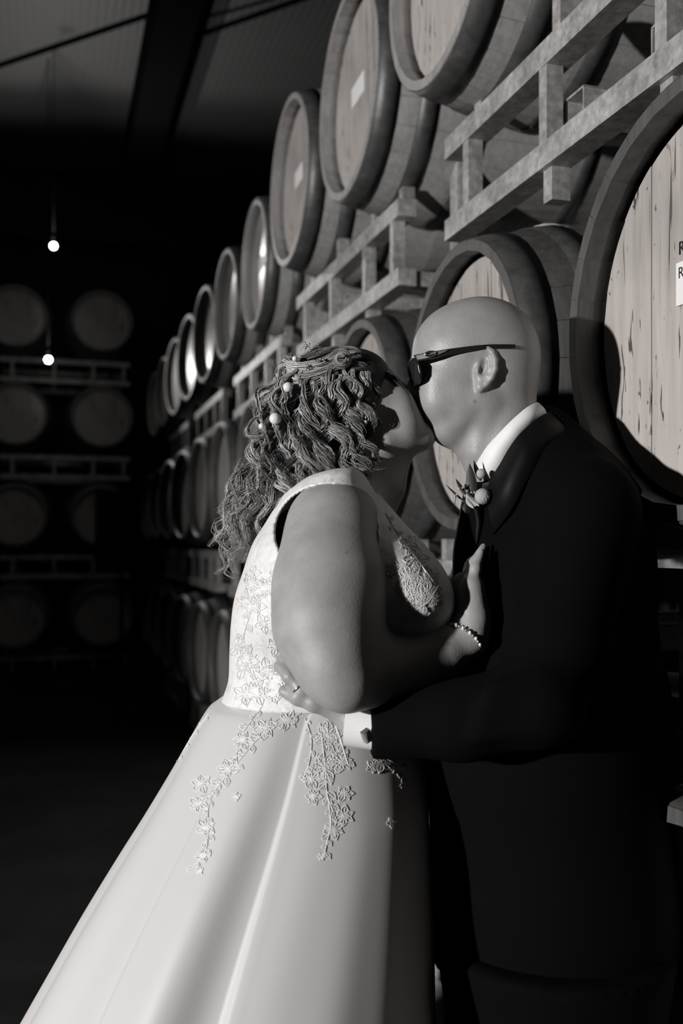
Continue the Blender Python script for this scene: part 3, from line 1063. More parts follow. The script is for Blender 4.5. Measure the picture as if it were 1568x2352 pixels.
# boutonniere on his lapel
bt = empty('boutonniere', (0, 0, 0)); bt.parent = groom; BASE[bt.name] = g_base
bt['label'] = 'small posy of leaves and two round flower balls pinned to the lapel'
BW = 92
def leafm(a, b, wid, mat, w0=BW, w1=None, fold=0.25):
    w1 = w0 if w1 is None else w1
    A, B = G(a[0], a[1], w0), G(b[0], b[1], w1)
    ax = B - A; L = np.linalg.norm(ax); ax = ax / L
    sd = np.cross(ax, [0, 1, 0]); sd /= np.linalg.norm(sd); nr = np.cross(sd, ax)
    V, Fc = [], []
    n = 8
    for i in range(n + 1):
        t = i / n
        hw = wid * GS * math.sin(math.pi * (0.08 + 0.92 * t) ** 0.8) ** 0.9 if t < 1 else 0
        c = A + ax * L * t + nr * 0.004 * math.sin(math.pi * t)
        for s, z in ((-1, 0), (-0.5, -fold), (0, -fold * 1.5), (0.5, -fold), (1, 0)):
            V.append(c + sd * hw * s + nr * hw * z)
    k = len(V)
    V += [v + nr * 0.0006 for v in V]
    for i in range(n):
        for j in range(4):
            a_ = i * 5 + j
            Fc += [(a_, a_ + 1, a_ + 6, a_ + 5), (k + a_, k + a_ + 5, k + a_ + 6, k + a_ + 1)]
    return mesh('leaf', V, Fc, mat, bt, smooth=True, world=True)
leafm((1074, 1140), (1066, 1071), 12, 'leaf', BW)
leafm((1092, 1110), (1076, 1064), 6, 'leaf_dark', BW - 6)
leafm((1060, 1146), (1035, 1105), 5, 'leaf_dark', BW + 4)
leafm((1066, 1144), (1055, 1116), 6, 'leaf_dark', BW + 6)
leafm((1056, 1158), (1012, 1117), 2.4, 'leaf_dark', BW + 2)
leafm((1086, 1140), (1114, 1112), 13, 'leaf_dark', BW - 10)
leafm((1060, 1160), (1058, 1182), 8, 'leaf_dark', BW - 2)
for (u, v, r) in ((1091, 1095, 10.8), (1094, 1145, 17.5)):
    V, Fc = sphere_vf(G(u, v, BW + 8), r * GS, 28, 18)
    c0 = G(u, v, BW + 8)
    V = [c0 + (np.array(p) - c0) * (1 + 0.05 * math.sin(53.7 * i) * math.sin(31.3 * i)) for i, p in enumerate(V)]
    mesh('flower_ball', V, Fc, 'flower', bt, smooth=False, world=True)
for (a, b, wd, w) in (((1058, 1140), (1078, 1168), 7, 8), ((1062, 1148), (1086, 1166), 8, 10), ((1058, 1150), (1074, 1172), 6, 12)):
    o = leafm(a, b, wd, 'petal', BW + w, BW + w + 4, 0.6); o.name = 'petal'
for (u, v) in ((1069, 1136), (1076, 1136), (1042, 1128), (1050, 1126), (1055, 1144), (1037, 1141), (1033, 1146), (1060, 1133)):
    ball('berry', G(u, v, BW + 8), 2.3 * GS, 'petal', bt, 8, 6)
tube_obj('fallen_sprig', [G(1036, 1142, BW + 2), G(1035, 1152, BW + 3), G(1032, 1164, BW + 3), G(1024, 1172, BW + 2)], 0.0005, 'leaf_dark', bt, n=10, sides=5)
tube_obj('stem_wrap', [G(1080, 1170, BW + 4), G(1086, 1200, BW + 3), G(1084, 1225, BW + 2), G(1082, 1250, BW)], [0.0042, 0.0048, 0.004, 0.002], 'suit_satin', bt, n=14)
# ------------------------------------------------------------------ the bride
BD = 1.47
BS = BD / F
def B(u, v, w=0.0):
    return P(u, v, BD) + np.array([0, -w * BS, 0])
b_base = P(760, 1250, BD); b_base[2] = 0
bride = empty('person', b_base)
tag(bride, 'curly-haired woman in a white sleeveless lace wedding gown kissing the groom', 'person')

f = Field(np.array([P(590, 0, BD)[0], 1.105, P(0, 1690, 1.2)[2]]), np.array([P(1160, 0, BD)[0], 1.66, P(0, 790, BD)[2]]), 0.0026)
def be(u, v, w, ru, rv, rw, rot=0, k=0.012, mode='add'): f.ell(B(u, v, w), (ru * BS, rw * BS, rv * BS), rot, k, mode)
def bc(a, b, ra, rb, k=0.01, mode='add'): f.cone(B(*a), B(*b), ra * BS, rb * BS, k, mode)
def ac(a, b, ra, rb, k=0.02): f.cone(P(*a), P(*b), mpx(ra, a[2]), mpx(rb, b[2]), k)
# head, tipped back: face line runs from (880, 848) to (1000, 1018)
be(806, 920, 0, 108, 98, 102)                          # skull
be(893, 938, 0, 52, 96, 78, -35, 0.02)                  # face
be(915, 985, 0, 56, 62, 70, -35, 0.02)                  # lower face
be(972, 1000, 0, 26, 27, 34, -35, 0.018)                # chin
for s in (1, -1):
    bc((885, 1020, 62 * s), (968, 1008, 18 * s), 20, 21, 0.016)      # jaw
    be(918, 925, 50 * s, 24, 30, 24, -35, 0.014)        # cheekbone
    be(925, 970, 44 * s, 30, 38, 30, -35, 0.016)        # cheek
    bc((892, 862, 14 * s), (882, 874, 52 * s), 10, 9, 0.012)         # brow
    be(903, 886, 38 * s, 13, 12, 14, 0, 0.012)          # closed eye
bc((922, 884, -4), (948, 912, -8), 8, 11, 0.008)        # nose
be(964, 955, 0, 13, 16, 24, -35, 0.008)                 # lips
be(974, 976, 0, 12, 11, 22, -35, 0.006)
be(834, 945, 97, 12, 28, 10, -20, 0.006)                # ear
bc((852, 985, 0), (828, 1130, 0), 74, 84, 0.02)         # neck
bc((900, 1040, 0), (880, 1110, 0), 40, 50, 0.025)
# trunk inside the gown
f.ell(B(775, 1225), (120 * BS, 0.115, 110 * BS), 0, 0.03)
f.ell(B(785, 1400), (200 * BS, 0.120, 170 * BS), 0, 0.03)
f.ell(B(750, 1600), (195 * BS, 0.110, 150 * BS), 0, 0.03)
f.cone(B(800, 1150, 40), P(772, 1200, 1.365), 0.040, 0.052, 0.03)
# near arm
ac((763, 1224, 1.362), (760, 1350, 1.312), 115, 134)
ac((760, 1350, 1.312), (752, 1440, 1.278), 133, 124)
ac((752, 1440, 1.278), (774, 1540, 1.250), 123, 89, 0.022)
ac((774, 1540, 1.250), (797, 1573, 1.245), 89, 63, 0.02)
ac((797, 1564, 1.248), (860, 1547, 1.290), 69, 73, 0.02)
ac((860, 1548, 1.290), (930, 1532, 1.320), 74, 72, 0.02)
ac((930, 1532, 1.320), (1005, 1502, 1.334), 74, 59, 0.03)
ac((1005, 1502, 1.334), (1078, 1464, 1.336), 59, 42, 0.02)
# her right hand, palm flat on his chest, seen from the little-finger edge
ac((1078, 1464, 1.334), (1087, 1420, 1.338), 40, 37, 0.012)
ac((1087, 1420, 1.338), (1084, 1350, 1.342), 37, 30, 0.010)
ac((1054, 1408, 1.365), (1060, 1335, 1.375), 25, 21, 0.012)
fing = [((1086, 1345, 1.340), (1092, 1305, 1.346), (1105, 1268, 1.356), 16, 13, 9),
        ((1080, 1340, 1.358), (1090, 1292, 1.364), (1110, 1256, 1.374), 16, 13, 9),
        ((1072, 1338, 1.376), (1086, 1292, 1.384), (1112, 1262, 1.394), 16, 13, 9),
        ((1064, 1345, 1.394), (1080, 1300, 1.404), (1110, 1275, 1.412), 16, 13, 9)]
for a, b_, c, r0_, r1_, r2_ in fing:
    ac(a, b_, r0_, r1_, 0.005); ac(b_, c, r1_, r2_, 0.005)
ac((1058, 1400, 1.40), (1075, 1350, 1.43), 16, 11, 0.006)     # thumb, far side
for i in range(6):                                             # creases behind the bent wrist
    f.cone(P(1028 + 2 * i, 1396 - 15 * i, 1.355), P(1066, 1410 - 15 * i, 1.322), mpx(2.4, 1.35), mpx(2.0, 1.35), 0.003, 'sub')
# far arm, reaching to his chest behind them
f.cone(B(790, 1200, -200), B(830, 1420, -235), 0.050, 0.045, 0.02)
f.cone(B(830, 1420, -235), B(1060, 1370, -190), 0.042, 0.026, 0.02)
f.ell(B(1080, 1350, -180), (0.018, 0.035, 0.04), 0, 0.01)
V1, F1 = f.build()
V1 = relax(V1, F1, 2, 0.5)
uv = np.stack([CX + V1[:, 0] / V1[:, 1] * F, HY - (V1[:, 2] - CAMZ) / V1[:, 1] * F], 1)
mk = (np.clip((1010 - uv[:, 0]) / 50, 0, 1) * np.clip((uv[:, 1] - 1130) / 60, 0, 1) * np.clip((1.40 - V1[:, 1]) / 0.03, 0, 1))[:, None]
V1 = V1 * (1 - mk) + mk * relax(V1, F1, 160, 0.6)      # soft flesh of the arm
# unseen legs under the skirt
f3 = Field(b_base + [-0.25, -0.2, 0.0], b_base + [0.2, 0.2, 0.98], 0.01)
for s in (1, -1):
    a = b_base + [-0.02, 0.08 * s, 0.90]; m_ = b_base + [-0.01, 0.08 * s, 0.46]; e_ = b_base + [-0.02, 0.08 * s, 0.07]
    f3.cone(a, m_, 0.095, 0.06, 0.02); f3.cone(m_, e_, 0.06, 0.035, 0.02)
    f3.ell(e_ + [0.06, 0, -0.03], (0.10, 0.035, 0.03), 0, 0.02)
V3, F3 = f3.build()
b_body = mesh('body', np.vstack([V1, V3]), np.vstack([F1, F3 + len(V1)]), 'bride_skin', bride, smooth=True, world=True)

# ---- bodice: rings (row, left, right, near depth, far depth)
RG = np.array([
    (1086, 752, 830, 1.375, 1.565), (1096, 716, 845, 1.352, 1.590), (1110, 688, 856, 1.340, 1.605), (1140, 650, 876, 1.330, 1.62), (1200, 611, 925, 1.322, 1.63),
    (1250, 583, 968, 1.300, 1.62), (1310, 563, 1010, 1.288, 1.62), (1370, 544, 1028, 1.284, 1.62), (1430, 535, 1024, 1.296, 1.615),
    (1500, 529, 1000, 1.334, 1.60), (1560, 526, 968, 1.340, 1.595), (1604, 512, 950, 1.338, 1.59)])
NR, NS = 92, 160
rows = smooth_path(RG, NR)
V = []
for (v, xl, xr, dn, df) in rows:
    L_, R_ = P(xl, v, BD), P(xr, v, BD)
    cxm, rx = (L_[0] + R_[0]) / 2, (R_[0] - L_[0]) / 2
    cy, ry = (dn + df) / 2, (df - dn) / 2
    for i in range(NS):
        a = 2 * math.pi * i / NS
        ca, sa = math.cos(a), math.sin(a)
        bust = math.exp(-((v - 1345) / 110.0) ** 2)
        ex = 2 / (2.25 + (1.5 * bust if ca > 0 else 0))
        x = cxm + rx * math.copysign(abs(ca) ** ex, ca)
        y = cy + ry * math.copysign(abs(sa) ** ex, sa)
        y -= 0.14 * bust * max(0.0, x - cxm)
        V.append((x, y, L_[2]))
V = np.array(V)
Fc = [(j * NS + i, j * NS + (i + 1) % NS, (j + 1) * NS + (i + 1) % NS, (j + 1) * NS + i) for j in range(NR - 1) for i in range(NS)]
pxs = np.array([px_of(p) for p in V])
ARM = np.array([748, 1222, 122, 113.0])
near = V[:, 1] < 1.44
in_arm = near & ((((pxs[:, 0] - ARM[0]) / ARM[2]) ** 2 + ((pxs[:, 1] - ARM[1]) / ARM[3]) ** 2) < 1)
nk = np.array([B(835, 1090)[0], BD])
in_neck = ((((V[:, 0] - nk[0]) / 0.075) ** 2 + ((V[:, 1] - nk[1]) / 0.085) ** 2) < 1) & (pxs[:, 1] < 1135)
kill = in_arm | in_neck
Fc = [f_ for f_ in Fc if not all(kill[i] for i in f_)]
edge_c = {}
for f_ in Fc:
    for a, b_ in zip(f_, f_[1:] + f_[:1]):
        k = (min(a, b_), max(a, b_)); edge_c[k] = edge_c.get(k, 0) + 1
for (a, b_), n_ in edge_c.items():
    if n_ == 1:
        for i in (a, b_):
            if in_arm[i]:
                u, v = pxs[i]; du, dv = (u - ARM[0]) / ARM[2], (v - ARM[1]) / ARM[3]
                q = math.hypot(du, dv) + 1e-6
                u2, v2 = ARM[0] + (u - ARM[0]) / q, ARM[1] + (v - ARM[1]) / q
                V[i] = P(u2, v2, V[i][1])
used = sorted({i for f_ in Fc for i in f_}); mp_ = {o_: n_ for n_, o_ in enumerate(used)}
Vb = V[used]; Fb = [tuple(mp_[i] for i in f_)[::-1] for f_ in Fc]
bodice = mesh('bodice', Vb, Fb, 'white_lace', bride, smooth=True, world=True)
so = bodice.modifiers.new('cloth', 'SOLIDIFY'); so.thickness = 0.004; so.offset = -1

# ---- skirt: pleated loft from waist to floor
SK = [(1598, 514, 950), (1612, 494, 955), (1630, 474, 960), (1690, 438, 968), (1760, 398, 975), (1860, 338, 980), (1950, 281, 984), (2080, 202, 988), (2210, 128, 990), (2352, 48, 992), (2600, -90, 1000), (2880, -235, 1020), (3150, -350, 1040)]
SKp = smooth_path(np.array(SK, float), 120)
NSK = 460
V = []
for j, (v, xl, xr) in enumerate(SKp):
    L_, R_ = P(xl, v, BD), P(xr, v, BD)
    z = L_[2]
    t = min(max((v - 1598) / 1560.0, 0), 1)
    if j == len(SKp) - 1 or z < 0.004: z = max(z, 0.004)
    cxm, rx = (L_[0] + R_[0]) / 2, (R_[0] - L_[0]) / 2
    ry = 0.127 + 0.40 * t ** 0.8
    cy = BD - 0.02 * t
    th = np.linspace(-math.pi, math.pi, NSK, endpoint=False)
    dsp = np.zeros(NSK)
    A = 0.009 + 0.022 * t ** 0.5
    for t0, w_, amp in ((-92.5, 13, 0.48), (-128, 20, 0.32), (-160, 16, 0.4), (150, 20, 1.2), (110, 20, 1.2), (70, 20, 1.2)):
        d_ = (np.degrees(th) - t0 + 180) % 360 - 180
        r_ = np.where((d_ <= 0) & (d_ > -w_), ((d_ + w_) / w_) ** 1.6, np.where((d_ > 0) & (d_ < 0.8), 1 - d_ / 0.8, 0))
        dsp -= amp * A * r_
    wv = np.where(np.cos(th) > 0, np.clip(1 - 1.6 * np.cos(th), 0, 1), 1.0)
    dsp += wv * (0.002 + 0.024 * t) * np.sin(np.radians(np.degrees(th) * 9 + 40)) * (0.6 + 0.4 * np.sin(3 * th + 1)) + wv * 0.008 * t * np.sin(17 * th + 2 + 2 * t)
    ca, sa = np.cos(th), np.sin(th)
    exr = np.where(ca > 0, 2 / (2 + 0.75 * min(1.0, t * 7)), 1.0)     # his legs press the right side flat
    x = cxm + (rx + dsp) * np.sign(ca) * np.abs(ca) ** exr
    y = cy + (ry + dsp) * np.sign(sa) * np.abs(sa) ** exr
    V.append(np.stack([x, y, np.full(NSK, z)], 1))
V = np.vstack(V)
J, I = np.meshgrid(np.arange(119), np.arange(NSK), indexing='ij')
Fs = np.stack([J * NSK + I, (J + 1) * NSK + I, (J + 1) * NSK + (I + 1) % NSK, J * NSK + (I + 1) % NSK], -1).reshape(-1, 4)
skirt = mesh('skirt', V, Fs[:, ::-1], 'white_satin', bride, smooth=True, world=True)

# ---- lace: vines, leaves and blossoms sewn on the gown, each stitch line lying on the cloth
bvh = [BVHTree.FromPolygons([tuple(v) for v in Vb], [f_ for f_ in Fb]), BVHTree.FromPolygons([tuple(v) for v in V], [tuple(int(i) for i in f_) for f_ in Fs])]
eye = Vector((0, 0, CAMZ))
def on_cloth(u, v):
    d = Vector(P(u, v, 1.0)) - eye; d.normalize()
    best = None
    for t in bvh:
        loc, nor, _, dist = t.ray_cast(eye, d)
        if loc is not None and (best is None or dist < best[1]):
            if nor.dot(d) > 0: nor = -nor
            best = (loc, dist, nor)
    if best is None: return None
    return np.array(best[0] + best[2] * 0.0006)
lace_lines = {'skirt': [], 'bodice': []}
r3 = np.random.default_rng(11)
def stitch(pts, where, r=0.0006):
    path = smooth_path(np.array(pts, float), 12)
    q = [on_cloth(u, v) for u, v in path]
    if any(p is None for p in q): return
    q = np.array(q)
    if np.abs(np.diff(q[:, 1])).max() > 0.02: return
    lace_lines[where].append((q, r * r3.uniform(0.8, 1.25)))
def leaf2(u, v, ang, L, where, w=0.32, veins=True):
    c, s = math.cos(ang), math.sin(ang)
    tip = (u + c * L, v + s * L)
    for sg in (1, -1):
        stitch([(u, v), (u + c * L * 0.5 - s * L * w * sg, v + s * L * 0.5 + c * L * w * sg), tip], where)
    stitch([(u, v), tip], where, 0.0006)
    for k in ((0.35, 0.55, 0.75) if veins else ()):
        for sg in (1, -1):
            stitch([(u + c * L * k, v + s * L * k), (u + c * L * (k + 0.12) - s * L * w * 0.6 * sg, v + s * L * (k + 0.12) + c * L * w * 0.6 * sg)], where, 0.0005)
def bloom(u, v, R, where, n=6):
    a0 = r3.uniform(0, 6.28)
    for k in range(n):
        leaf2(u + 3 * math.cos(a0), v, a0 + k * 2 * math.pi / n + r3.normal(0, 0.15), R * r3.uniform(0.8, 1.15), where, 0.30, R > 30)
    for rr in (0.2, 0.34):
        stitch([(u + R * rr * math.cos(a), v + R * rr * math.sin(a)) for a in np.linspace(0, 6.28, 7)], where)
def vine(pts, where, leafL=22, every=3):
    path = smooth_path(np.array(pts, float), 10 * len(pts))
    for i in range(0, len(path) - 10, 9):
        stitch(path[i:i + 11:5], where, 0.0009)
    for i in range(2, len(path) - 2, every):
        d = path[i + 1] - path[i - 1]; a = math.atan2(d[1], d[0])
        sg = 1 if (i // every) % 2 else -1
        leaf2(path[i][0], path[i][1], a + sg * r3.uniform(0.5, 1.0), leafL * r3.uniform(0.6, 1.1), where)
# sprays on the skirt
vine([(735, 1662), (742, 1720), (748, 1775), (752, 1830), (768, 1870)], 'skirt', 30, 4)
vine([(752, 1830), (760, 1890), (752, 1930), (742, 1976)], 'skirt', 20, 4)
vine([(700, 1650), (715, 1700), (708, 1760), (690, 1800)], 'skirt', 20, 4)
vine([(770, 1665), (785, 1710), (800, 1760)], 'skirt', 20, 4)
vine([(600, 1625), (570, 1665), (545, 1720), (548, 1780)], 'skirt', 18, 4)
for u, v, R in ((755, 1690, 34), (748, 1765, 40), (715, 1790, 24), (788, 1750, 26), (790, 1822, 22), (792, 1875, 24), (762, 1905, 26), (720, 1830, 20), (742, 1968, 10)):
    bloom(u, v, R, 'skirt')
vine([(690, 1640), (640, 1665), (590, 1700), (540, 1760), (505, 1800), (470, 1850)], 'skirt', 24, 4)
vine([(505, 1790), (480, 1850), (478, 1910), (470, 1960), (430, 2008)], 'skirt', 20, 4)
for u, v, R in ((610, 1672, 28), (560, 1700, 24), (520, 1765, 28), (465, 1800, 24), (458, 1845, 22), (475, 1900, 24), (468, 1965, 18), (660, 1655, 26), (540, 1830, 10), (462, 2000, 9)):
    bloom(u, v, R, 'skirt')
vine([(480, 1640), (450, 1680), (425, 1720), (408, 1752)], 'skirt', 12, 5)
vine([(850, 1735), (890, 1745), (930, 1770)], 'skirt', 22, 3)
for u, v, R in ((880, 1750, 26), (915, 1765, 24), (855, 1760, 18), (900, 1890, 14), (926, 1800, 12)):
    bloom(u, v, R, 'skirt')
# the bodice is worked all over at the back, with a spray on the bust
for _ in range(26):
    u, v = r3.uniform(548, 640), r3.uniform(1310, 1600)
    bloom(u, v, r3.uniform(18, 30), 'bodice', 5)
for _ in range(14):
    bloom(r3.uniform(560, 790), r3.uniform(1560, 1604), r3.uniform(16, 26), 'bodice', 5)
vine([(560, 1330), (575, 1400), (560, 1470), (580, 1540), (600, 1590)], 'bodice', 26, 4)
vine([(885, 1180), (915, 1230), (945, 1270), (975, 1310), (1000, 1345)], 'bodice', 22, 4)
vine([(1008, 1340), (985, 1380), (955, 1400), (925, 1420)], 'bodice', 24, 4)
for u, v, R in ((935, 1250, 24), (955, 1285, 30), (940, 1325, 32), (985, 1330, 30), (965, 1370, 34), (930, 1365, 24), (1000, 1375, 22), (970, 1410, 20), (905, 1310, 20)):
    bloom(u, v, R, 'bodice')
for where, parent in (('skirt', skirt), ('bodice', bodice)):
    ls = lace_lines[where]
    if not ls: continue
    Vt, Ft, _ = tubes(np.array([q for q, _ in ls]), np.array([[r_] * 12 for _, r_ in ls]), 4)
    o = mesh('lace_applique', Vt, Ft, 'thread', parent, smooth=True, world=True)
    o['kind'] = 'stuff'; o['label'] = 'raised floral lace stitching'

# ---- closed eye and brow
def hairs(name, arr, r0_, mat, parent):
    A = np.array(arr)
    Vh, Fh, _ = tubes(A, np.tile(np.linspace(r0_, r0_ * 0.3, A.shape[1]), (len(A), 1)), 3)
    o = mesh(name, Vh, Fh, mat, parent, smooth=True, world=True)
    o['kind'] = 'stuff'
    return o
bt_body = BVHTree.FromPolygons([tuple(v) for v in V1], [tuple(int(i) for i in q) for q in F1])
def on_skin(u, v, off=0.0006):
    d = Vector(P(u, v, 1.0)) - eye; d.normalize()
    loc, nor, _, _ = bt_body.ray_cast(eye, d)
    return None if loc is None else np.array(loc + nor * off)
br_, la_ = [], []
for i in range(260):
    t = r3.random(); u, v = 886 + 25 * t + r3.normal(0, 1.5), 862 + 15 * t + r3.normal(0, 3.2)
    q = [on_skin(u - 3.5 * k, v - 2.0 * k + 0.3 * k * k) for k in range(4)]
    if all(x is not None for x in q) and np.ptp([x[1] for x in q]) < 0.008 and q[0][1] < 1.47: br_.append(q)
for i in range(60):
    t = r3.random(); u, v = 896 + 20 * t, 872 + 16 * t
    q = [on_skin(u, v)]
    if q[0] is not None and q[0][1] < 1.47:
        la_.append([q[0] + np.array([0.0016 * k, -0.0022 * k, -0.0012 * k + 0.0002 * k * k]) for k in range(4)])
if br_: hairs('eyebrow', br_, 0.0008, 'lash', bride)
if la_: hairs('eyelashes', la_, 0.0006, 'lash', bride)
# ------------------------------------------------------------------ her hair
fh = Field(P(560, 1200, BD) - [0, 0.12, 0], P(900, 780, BD) + [0, 0.12, 0], 0.004)
def he(u, v, w, ru, rv, rw, rot=0, k=0.02): fh.ell(B(u, v, w), (ru * BS, rw * BS, rv * BS), rot, k)
he(800, 900, 0, 108, 100, 112)
he(735, 935, 0, 98, 105, 112)
he(690, 1000, 0, 62, 88, 90)
he(740, 1040, 0, 70, 70, 86)
he(842, 860, 0, 34, 36, 84, -35)
he(830, 925, 0, 40, 60, 106, -20)
fh.ell(B(925, 950, 0), (60 * BS, 92 * BS, 104 * BS), -35, 0.010, 'sub')
Vh, Fh = fh.build()
Vh = relax(Vh, Fh, 2, 0.5)
hair_in = mesh('hair', Vh, Fh, 'hair_dark', bride, smooth=True, world=True)
hr = np.random.default_rng(21)
NP = 54
strands, tints, rads = [], [], []
def lock(pts, n=16, spread=9, amp=0.0, period=90, tint=0.5, r=0.0005, phase=None, taper=True, frizz=1.0, depthamp=1.0):
    """a lock of n strands along photo-plane points (u, v, w), winding with amplitude amp (px)"""
    path = smooth_path([B(*p) for p in pts], NP)
    seg = np.linalg.norm(np.diff(path, axis=0), axis=1)
    s = np.concatenate([[0], np.cumsum(seg)]) / BS
    T = np.gradient(path, axis=0); T /= np.linalg.norm(T, axis=1, keepdims=True)
    Y = np.array([0, -1.0, 0])
    X = np.cross(T, Y); X /= np.linalg.norm(X, axis=1, keepdims=True)
    vv_ = HY - (path[:, 2] - CAMZ) / BS
    ph = 0.016 * pts[0][0] + 0.012 * pts[0][2] + hr.normal(0, 0.55) if phase is None else phase
    hand = 1 if hr.random() < 0.5 else -1
    warp = np.cumsum(hr.normal(0, 0.07, NP)); wob = 1 + 0.25 * np.sin(np.linspace(0, hr.uniform(3, 9), NP) + hr.uniform(0, 6))
    n = int(n * 1.1); spread = spread * 0.8; tint = tint - 0.05 + hr.normal(0, 0.12)
    tt = np.linspace(0, 1, NP)
    grow = np.clip(tt * 3.5, 0, 1)
    for i in range(n):
        a = hr.uniform(0, 6.28); q = math.sqrt(hr.random()) * spread
        dph = hr.normal(0, 0.22) ; am = amp * hr.uniform(0.8, 1.2)
        th = 2 * math.pi * vv_ / period + ph + dph + warp
        wid = (0.35 + 0.65 * np.sin(math.pi * np.clip(tt * 0.9 + 0.1, 0, 1)) ** 0.6) if taper else np.ones(NP)
        # ribbon-shaped lock: strands lie side by side and turn with the curl
        ox = am * wob * grow * np.cos(th) + q * math.cos(a) * wid * (0.55 + 0.45 * np.abs(np.sin(th)) if amp else 1)
        oy = (am * wob * grow * np.sin(th + 0.5 * hand) * 0.5 * depthamp + q * math.sin(a) * wid * 0.55)
        fz = frizz * np.cumsum(hr.normal(0, 0.16, (NP, 2)), axis=0)
        p = path + (X * (ox + fz[:, 0])[:, None] + Y[None] * (oy + fz[:, 1])[:, None]) * BS
        strands.append(p)
        tints.append(np.clip(tint + hr.normal(0, 0.17), 0, 1))
        rads.append(r * hr.uniform(0.7, 1.3) * np.clip(1.25 - tt ** 3, 0.25, 1))
# swept-back top from the hairline to the crown twists
for i in range(22):
    t = i / 21
    w = 8 + 96 * t + hr.normal(0, 5)
    drop = 45 * t * t
    lock([(868 - 10 * t, 842 + 30 * t, w * 0.75), (825, 812 + drop * 0.9, w), (765, 806 + drop, w * 1.02), (712, 822 + drop, w), (674, 856 + drop * 0.9, w * 0.9), (650 + hr.normal(0, 8), 884 + drop * 0.8 + hr.normal(0, 8), w * 0.5)],
         12, 8, 3.5, 70, 0.32 + 0.2 * hr.random())
# light twists crossing the back of the crown
for (y0_, y1_, w, tn) in ((846, 838, 96, 0.8), (866, 862, 106, 0.85), (880, 872, 110, 0.75), (895, 880, 108, 0.6), (856, 850, 102, 0.7), (835, 828, 84, 0.5), (905, 890, 108, 0.6)):
    for k in range(2):
        lock([(646 + hr.normal(0, 8), y0_ + hr.normal(4, 8), w * 0.35), (664 + hr.normal(0, 4), y0_ + hr.normal(0, 4), w * 0.85), (684, y0_ + 6 + hr.normal(0, 2), w), (715, (y0_ + y1_) / 2 + 7, w * 1.06), (748, y1_ + hr.normal(0, 2), w * 1.07), (778, y1_ - 14, w * 1.02)], 15, 7, 2, 60, tn)
# the rolled curl beside the temple
for k in range(4):
    rad = 23 - 4.2 * k
    pts = [(783 + (rad - 0.8 * j) * math.cos(a), 847 + (rad - 0.8 * j) * math.sin(a), 112 + 5 * k + 1.0 * j) for j, a in enumerate(np.linspace(-2.6 + k, -2.6 + k + 5.6, 8))]
    lock(pts, 16, 4.5, 0, 90, 0.62 - 0.06 * k, taper=False, frizz=0.5)
# curls falling over the ear and cheek
for (u, v, w, L, dx, am, pe, tn) in (
    (800, 868, 112, 175, 20, 15, 88, .55), (830, 872, 108, 150, 8, 14, 80, .5), (770, 880, 116, 190, 10, 16, 92, .55), (745, 885, 118, 215, 5, 17, 96, .6),
    (850, 880, 92, 110, 6, 12, 70, .4), (790, 900, 108, 210, 45, 16, 90, .5), (815, 905, 104, 175, 35, 15, 86, .45), (760, 915, 114, 190, 55, 17, 90, .55),
    (722, 895, 116, 210, -8, 17, 96, .65), (735, 925, 110, 190, 25, 16, 92, .5), (825, 960, 96, 140, -10, 15, 80, .4), (785, 990, 100, 125, 30, 14, 78, .5), (845, 940, 98, 75, -8, 11, 66, .45)):
    for k in range(3):
        lock([(u + hr.normal(0, 9), v, w), (u + dx * 0.25 + hr.normal(0, 5), v + L * 0.3, w + 6), (u + dx * 0.6, v + L * 0.65, w), (u + dx, v + L, w - 8)], 20, 8.5, am, pe, tn + hr.normal(0, 0.06))
# fine hair along the temple hairline
for i in range(16):
    t = i / 15
    u, v = 862 - 16 * t, 850 + 95 * t
    lock([(u, v, 62 + 34 * t), (u - 22, v + 4, 92 + 12 * t), (u - 48, v + 14, 108), (u - 66, v + 46, 112)], 12, 8, 5, 60, 0.22, r=0.00042)
# back of the head: fuller curls
for i in range(72):
    u = hr.uniform(622, 775); v = 862 + abs(hr.normal(0, 46)); w = 118 * (1 - hr.random() ** 1.8) - max(0, 660 - u) * 0.5
    L = hr.uniform(120, 230)
    lock([(u + 22, v, w), (u - 12, v + L * 0.3, w * 1.03), (u - 24 + hr.normal(0, 8), v + L * 0.62, w), (u - 22 + hr.normal(0, 14), v + L, w * 0.9)], 18, 9, hr.uniform(10, 20), hr.uniform(66, 120), hr.uniform(0.25, 0.75))
# outer ringlets along the nape edge
for (u, v, L, dx, w, tn) in ((655, 880, 90, -45, 80, .6), (640, 905, 90, -30, 70, .65), (630, 930, 110, -10, 60, .6), (668, 1000, 175, -15, 100, .75), (655, 1010, 185, -5, 92, .7), (640, 990, 150, -35, 80, .55), (690, 1010, 120, 10, 102, .5), (625, 1000, 140, -40, 60, .5), (610, 960, 120, -30, 40, .45), (705, 1030, 100, 40, 104, .4)):
    for k in range(3):
        lock([(u + hr.normal(0, 8), v, w), (u + dx * 0.3 - 8, v + L * 0.35, w), (u + dx * 0.7 + 6, v + L * 0.7, w * 0.95), (u + dx, v + L, w * 0.9)], 20, 8, 15, 84, tn)
